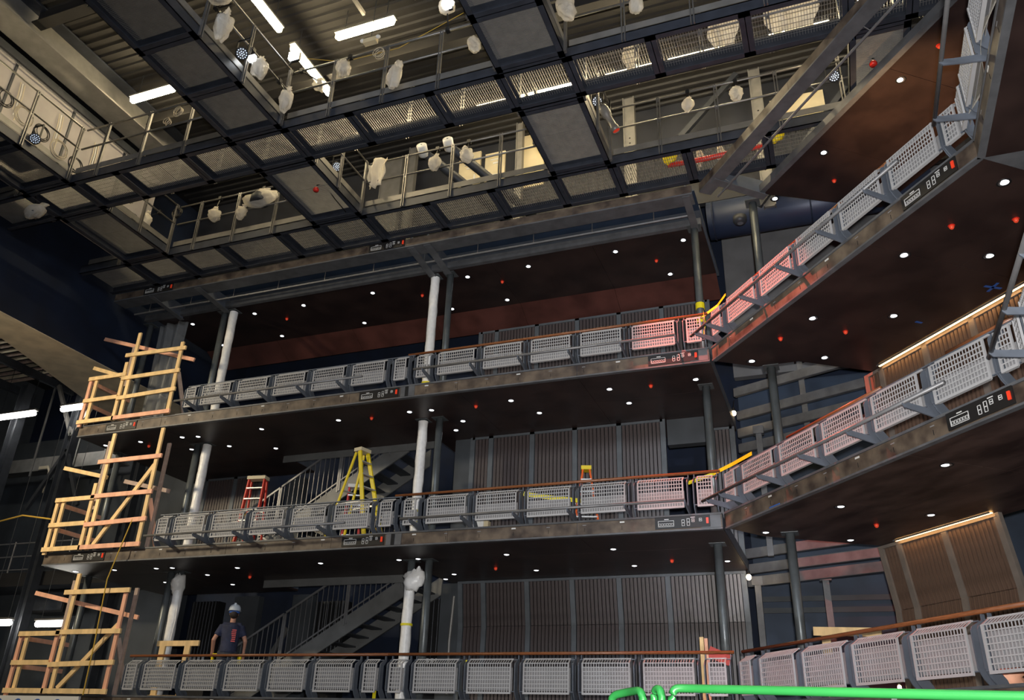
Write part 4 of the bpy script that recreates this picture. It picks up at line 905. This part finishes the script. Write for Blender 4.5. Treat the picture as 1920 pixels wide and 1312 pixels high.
# plastic sheet hanging behind the highest guard
m = MB(); vs = []; fs = []; n, k = 24, 14
for i in range(n+1):
    for j in range(k+1):
        u, v = i/n, j/k; vs.append((-15.3+.85*u+.10*v*math.sin(5*u), 14.35+.06*math.sin(14*u+2*v)+.03*math.sin(31*u), 11.07-2.72*v-.15*u*v))
for i in range(n):
    for j in range(k): a = i*(k+1)+j; fs.append((a, a+1, a+k+2, a+k+1))
tag(m.add(vs, fs).build('plastic_sheet', 'sheet', None, (0, 0, 0), True), 'clear plastic sheet hanging behind the highest timber guard', 'plastic sheet').modifiers.new('thick', 'SOLIDIFY').thickness = .004
m = MB(); vs = []; fs = []
for i in range(n+1):
    for j in range(k+1):
        u, v = i/n, j/k; vs.append((2.10+.05*math.sin(9*u)+.12*v*math.sin(4*u)**2-.20*v*(1-u*.3), 8.35-1.9*u, 8.58-.62*v))
for i in range(n):
    for j in range(k): a = i*(k+1)+j; fs.append((a, a+1, a+k+2, a+k+1))
tag(m.add(vs, fs).build('plastic_sheet', 'bag', None, (0, 0, 0), True), 'plastic sheet draped over the side gallery railing at the top right', 'plastic sheet').modifiers.new('thick', 'SOLIDIFY').thickness = .004
# ------------------------------------------------------------------ worker
def remesh(o, vx, sm=6):
    r_ = o.modifiers.new('skin', 'REMESH'); r_.mode = 'VOXEL'; r_.voxel_size = vx; r_.use_smooth_shade = True
    s_ = o.modifiers.new('soft', 'SMOOTH'); s_.iterations = sm; s_.factor = .5
    return o
pz = 2.28
t = thing('person', 'worker in navy t-shirt and hard hat, back turned, carrying a yellow tool', 'person', (-11.46, 14.3, pz), R(35))
b = MB()
b.tube([(-.10, 0, .06), (-.11, -.01, .48), (-.10, 0, .92)], [.05, .062, .088], 12).tube([(.10, .05, .06), (.12, .02, .48), (.10, 0, .92)], [.05, .062, .088], 12)
b.blob((-.10, .07, .05), (.05, .13, .045), 10, 8).blob((.10, .12, .05), (.05, .13, .045), 10, 8)
b.tube([(0, 0, .86), (0, 0, 1.05), (0, 0, 1.25), (0, .0, 1.40), (0, 0, 1.47)], [.155, .15, .17, .165, .07], 16)
b.tube([(-.17, 0, 1.41), (.17, 0, 1.41)], .065, 10).tube([(0, 0, 1.42), (0, .01, 1.56)], [.06, .055], 10)
b.blob((0, .02, 1.645), (.078, .098, .115), 14, 12).blob((0, .115, 1.63), (.014, .02, .025), 8, 6)
for s_ in (-1, 1):
    b.blob((s_*.08, .01, 1.64), (.012, .02, .03), 8, 6)
    hand = Vector((s_*.30, .13 if s_ < 0 else .02, .90))
    el = Vector((s_*.30, -.06, 1.13))
    b.tube([(s_*.19, 0, 1.40), el, hand], [.056, .044, .033], 10); d_ = (hand-el).normalized()
    b.tube([hand, hand+d_*.09], [.036, .038], 8)
    for f_ in range(4): q = hand+d_*.08+Vector((0, .018*(f_-1.5), 0)); b.tube([q, q+d_*(.045+.01*(f_ in (1, 2))), q+d_*.07+Vector((-s_*.03, 0, -.005))], .0095, 6)
    q = hand+d_*.03+Vector((0, .03, 0)); b.tube([q, q+d_*.03+Vector((-s_*.01, .03, 0)), q+d_*.06+Vector((-s_*.03, .025, 0))], .0105, 6)
remesh(b.build('body', 'skin', t, smooth=True), .011, 3)
c = MB(); c.tube([(0, 0, .90), (0, 0, 1.05), (0, 0, 1.25), (0, 0, 1.41), (0, 0, 1.475)], [.178, .168, .185, .182, .085], 18).tube([(-.18, 0, 1.41), (.18, 0, 1.41)], .078, 12)
for s_ in (-1, 1): c.tube([(s_*.17, 0, 1.41), (s_*.265, -.035, 1.22)], [.074, .062], 12)
sh = remesh(c.build('t_shirt', 'shirt', t, smooth=True), .014, 4)
m = MB()
for i in range(7): m.box(.03+.01*math.sin(i), .11, -.197, -.193, 1.10+.035*i, 1.12+.035*i)
m.build('back_print', 'red', sh)
c = MB(); c.tube([(-.10, 0, .08), (-.11, -.01, .48), (-.09, 0, .93)], [.075, .083, .112], 12).tube([(.10, .05, .08), (.12, .02, .48), (.09, 0, .93)], [.075, .083, .112], 12).tube([(0, 0, .84), (0, 0, .96)], [.165, .165], 16)
remesh(c.build('trousers', 'trousers', t, smooth=True), .016, 3)
MB().blob((0, -.015, 1.645), (.084, .098, .10), 14, 10, lambda d: 1 if d.y < .35 else .8).build('hair', 'hair', t, smooth=True)
hm = MB().lathe([(.135, 1.705), (.13, 1.70), (.118, 1.72), (.112, 1.77), (.085, 1.815), (.04, 1.838), (.001, 1.842)], 20).build('hard_hat', 'helmet', t, smooth=True)
bx(-.02, .02, -.10, .10, 1.80, 1.85).build('ridge', 'helmet', hm); MB().lathe([(.101, 1.66), (.105, 1.70)], 20).build('head_band', 'blue_tape', hm)
t2 = thing('cordless_drill', 'yellow power tool in the left hand of the worker', 'tool', (-11.74, 14.22, pz+.80)); MB().tube([(0, 0, .06), (.13, .03, .06)], .035, 10).build('motor', 'yellow', t2); bx(-.02, .02, -.02, .02, -.08, .05).build('grip', 'yellow', t2); bx(-.04, .05, -.03, .03, -.13, -.08).build('battery', 'black', t2)
t2 = thing('yellow_glove', 'yellow glove in the right hand of the worker', 'glove', (-11.22, 14.38, pz+.82)); MB().blob((0, 0, 0), (.05, .03, .06), 10, 8).build('palm', 'yellow', t2, smooth=True)
for k in range(4): MB().tube([(-.03+.02*k, 0, -.04), (-.03+.02*k, 0, -.12)], .010, 6).build('finger', 'yellow', t2)
# ------------------------------------------------------------------ wall equipment on the lowest gallery
def rack(label, x, w_, z0, h_, y, rows):
    t = thing('equipment_rack', label, 'equipment', (x, y, z0)); bx(0, w_, 0, .25, 0, h_).build('cabinet', 'black', t)
    for i in range(rows): MB().tube([(.06+i*(w_-.12)/max(1, rows-1), -.03, h_*.45), (.06+i*(w_-.12)/max(1, rows-1), -.03, h_*1.0)], .012, 6).build('cable', 'dark_steel', t)
    for i in range(5): bx(.08+i*(w_-.16)/5, .08+i*(w_-.16)/5+.06, -.015, 0, h_*.40, h_*.40+.10).build('socket', 'white_mark', t)
rack('black cable rack behind the left wrapped column on the lowest gallery', -14.3, .75, 2.35, 2.2, 16.3, 8)
rack('black cable rack behind the lower stairs', -11.2, .8, 2.35, 2.2, 16.75, 8)
rack('black cable rack between the lower stairs and the slatted wall', -8.55, .7, 2.35, 2.2, 16.85, 6)
tag(MB().bar((-12.9, 16.85, 2.4), (-11.95, 16.85, 4.0), .05, .12).build('diagonal_brace', 'stair_steel'), 'pale diagonal brace behind the worker', 'brace')
tag(MB().tube([(-7.55, 16.3, 4.5), (-7.6, 16.3, 3.6), (-7.58, 16.3, 2.6)], .03, 8).build('wall_conduit', 'cat_kick'), 'pale upright conduit beside the slatted wall of the lowest gallery', 'conduit')
t = thing('exit_sign', 'small red glowing sign in the stair well of the middle gallery', 'sign', (-11.35, 16.2, 8.55)); bx(-.09, .09, -.02, .02, -.07, .07).build('face', 'red_lens', t); bx(-.11, .11, .02, .05, -.09, .09).build('case', 'black', t)
# ------------------------------------------------------------------ stage side seen under the header
t = thing('gridiron', 'dark slatted gridiron ceiling over the stage', 'gridiron', (-20, 14, 11.2))
for i in range(20): bx(-3.8, 2.6-.12*i*.3, -2.4+.24*i, -2.3+.24*i, 0, .05).build('slat', 'beam_beige' if i % 2 == 0 else 'lumber_grey', t)
for x in (-2.8, -1.2, .4): bx(x-.06, x+.06, -2.6, 3.2, -.22, 0).build('joist', 'dark_steel', t)
struct('ceiling_stage', bx(-24, -16, 5, 18.4, 12.0, 12.1), 'deck', 'dark ceiling above the stage gridiron')
t = thing('cable_tray', 'pale grey cable tray crossing the stage opening', 'cable tray', (-20.5, 17.0, 8.75))
MB().prof([(-.03, -.2), (.03, -.2), (.03, .2), (-.03, .2)], -3, 2.1).build('side_plate', 'cat_kick', t); bx(-3, 2.1, .0, .35, -.2, -.16).build('tray_floor', 'cat_kick', t)
for x in (-1.2, .4, 1.5): bx(x-.03, x+.03, -.06, -.03, -.35, 3.24).build('hanger', 'cat_kick', t)
for i in range(5): MB().tube([(-.9, -.05, -.1-.03*i), (-.55, -.05, -.1-.03*i), (-.48, -.05, -.2-.03*i), (-.48, -.05, -.9)], .02, 6).build('cable', 'cable', t) if i < 3 else None
for x, y, txt, l_ in ((-19.1, 15.85, 'dark steel column of the stage house with V braces', 1), (-21.4, 15.85, 'dark steel column of the stage house at the left edge', 0), (-18.3, 17.6, 'dark stage column behind the middle timber guard', 0)):
    t = thing('stage_column', txt, 'column', (x, y, 0)); bx(-.12, .12, -.01, .01, 0, 10.8).build('web', 'dark_steel', t)
    for s_ in (-1, 1): bx(s_*.12-.01, s_*.12+.01, -.12, .12, 0, 10.8).build('flange', 'dark_steel', t)
    if l_:
        for s_ in (-1, 1): MB().bar((0, -.05, 9.0), (s_*1.0, -.05, 10.6), .08, .10).build('brace', 'cat_kick', t); MB().bar((0, -.05, 8.6), (s_*.9, -.05, 7.0), .08, .10).build('brace', 'dark_steel', t)
struct('wall_stage_rear', bx(-24, -16.1, 17.9, 18.1, 0, 9.9), 'grey_wall', 'grey stage house wall behind the tube lights')
t = thing('stage_rail', 'grey pipe railing of a stage gallery at the left edge', 'railing', (-19.5, 16.2, 5.5))
for z in (.0, .35, .7): MB().tube([(-2.2, 0, z), (2.0, 0, z)], .02, 6).build('rail', 'bar_steel', t)
for x in (-2.0, -1.0, 0, 1.0, 1.9): MB().tube([(x, 0, -.1), (x, 0, .75)], .022, 6).build('post', 'bar_steel', t)
t = thing('stage_gallery', 'dark stage gallery floor at the left edge', 'gallery', (-19.8, 16.6, 5.1)); bx(-3.5, 3.6, -.5, .8, 0, .28).build('slab', 'dark_steel', t); bx(-3.5, 3.6, -.54, -.5, -.05, .3).build('fascia_board', 'deck', t)
t = thing('tripod_lamp', 'halogen work lamp on a tripod at the left edge', 'work lamp', (-21.0, 15.6, 5.4)); MB().blob((0, 0, 1.3), (.16, .12, .16), 12, 8).build('lamp_head', 'white', t, smooth=True)
for a in (0, 2.1, 4.2): MB().tube([(0, 0, 1.1), (.35*math.cos(a), .35*math.sin(a), 0)], .016, 6).build('leg', 'aluminium', t)
tag(MB().tube([(-20.9, 15.5, 6.75), (-20.2, 15.0, 6.35), (-19.2, 14.4, 6.25), (-17.0, 13.4, 6.05), (-15.5, 12.9, 5.75)], .018, 6).build('hanging_cord', 'rope'), 'yellow cord strung from the tripod lamp to the middle timber guard', 'cord')
t = thing('stage_speaker', 'large dark box hung in the stage behind the lowest timber guard', 'cabinet', (-18.9, 16.8, 4.5)); bx(-1.2, 0, 0, .6, 0, .55).build('box', 'black', t); bx(-1.15, -.05, -.02, 0, .05, .5).build('grille', 'dark_steel', t)
t = thing('low_stage_wall', 'low tan and orange stage equipment behind the lowest timber guard', 'equipment', (-17.5, 15.5, 2.0)); bx(-2.0, 1.5, 0, .5, 0, .35).build('case', 'beam_beige', t); bx(-2.0, 1.5, -.02, 0, .28, .34).build('yellow_strip', 'yellow', t)
# ------------------------------------------------------------------ green lift rails in front
def lift_rail(label, pts, r_=.016):
    t = thing('lift_rail', label, 'handrail', pts[0]); o = Vector(pts[0]); out = []
    P_ = [Vector(p)-o for p in pts]
    out.append(P_[0])
    for a, b_, c_ in zip(P_[:-2], P_[1:-1], P_[2:]):
        rr = .045; d0 = (a-b_).normalized()*min(rr, (a-b_).length*.45); d1 = (c_-b_).normalized()*min(rr, (c_-b_).length*.45)
        for k in range(7):
            s_ = k/6; out.append((b_+d0)*(1-s_)**2+b_*2*s_*(1-s_)+(b_+d1)*s_**2)
    out.append(P_[-1]); MB().tube(out, r_, 10).build('tube', 'green', t, smooth=True); return t
Yg = 3.5
lift_rail('long bright green tube rail at the bottom of the picture', [(-.68, Yg, 1.0), (-.665, Yg, 1.846), (-.60, Yg, 1.846), (.6, Yg-.55, 1.79), (.9, Yg-.7, 1.0)])
lift_rail('narrow green rail hoop left of the long green rail', [(-.765, Yg+.1, 1.0), (-.755, Yg+.1, 1.848), (-.715, Yg+.05, 1.848), (-.69, Yg, 1.0)])
lift_rail('leftmost wide green rail hoop at the bottom of the picture', [(-.955, Yg+.15, 1.0), (-.95, Yg+.15, 1.825), (-.86, Yg+.1, 1.838), (-.78, Yg, 1.838), (-.755, Yg, 1.0)])
t = thing('scissor_lift', 'green scissor lift deck below the picture', 'lift', (-.2, 3.1, 0)); bx(-.9, 1.0, -.4, .6, .85, .98).build('deck', 'green', t); bx(-.8, .9, -.35, .5, 0, .25).build('chassis', 'dark_steel', t); MB().bar((-.7, .1, .25), (.8, .1, .85), .06, .08).bar((.8, .1, .25), (-.7, .1, .85), .06, .08).build('scissor_arm', 'green', t)
t = thing('blue_sheet', 'blue and white printed sheet at the bottom left corner', 'sheet', (-14.9, 12.9, 2.1)); bx(-.8, 1.4, -.05, .0, -.35, .18).build('sheet', 'white', t)
for i in range(4): MB().lathe([(.05, 0), (.11, 0), (.11, .004), (.05, .004)], 14).build('printed_ring', 'blue_tape', t, (-.6+.5*i, -.055, .02)).rotation_euler = (R(90), 0, 0)
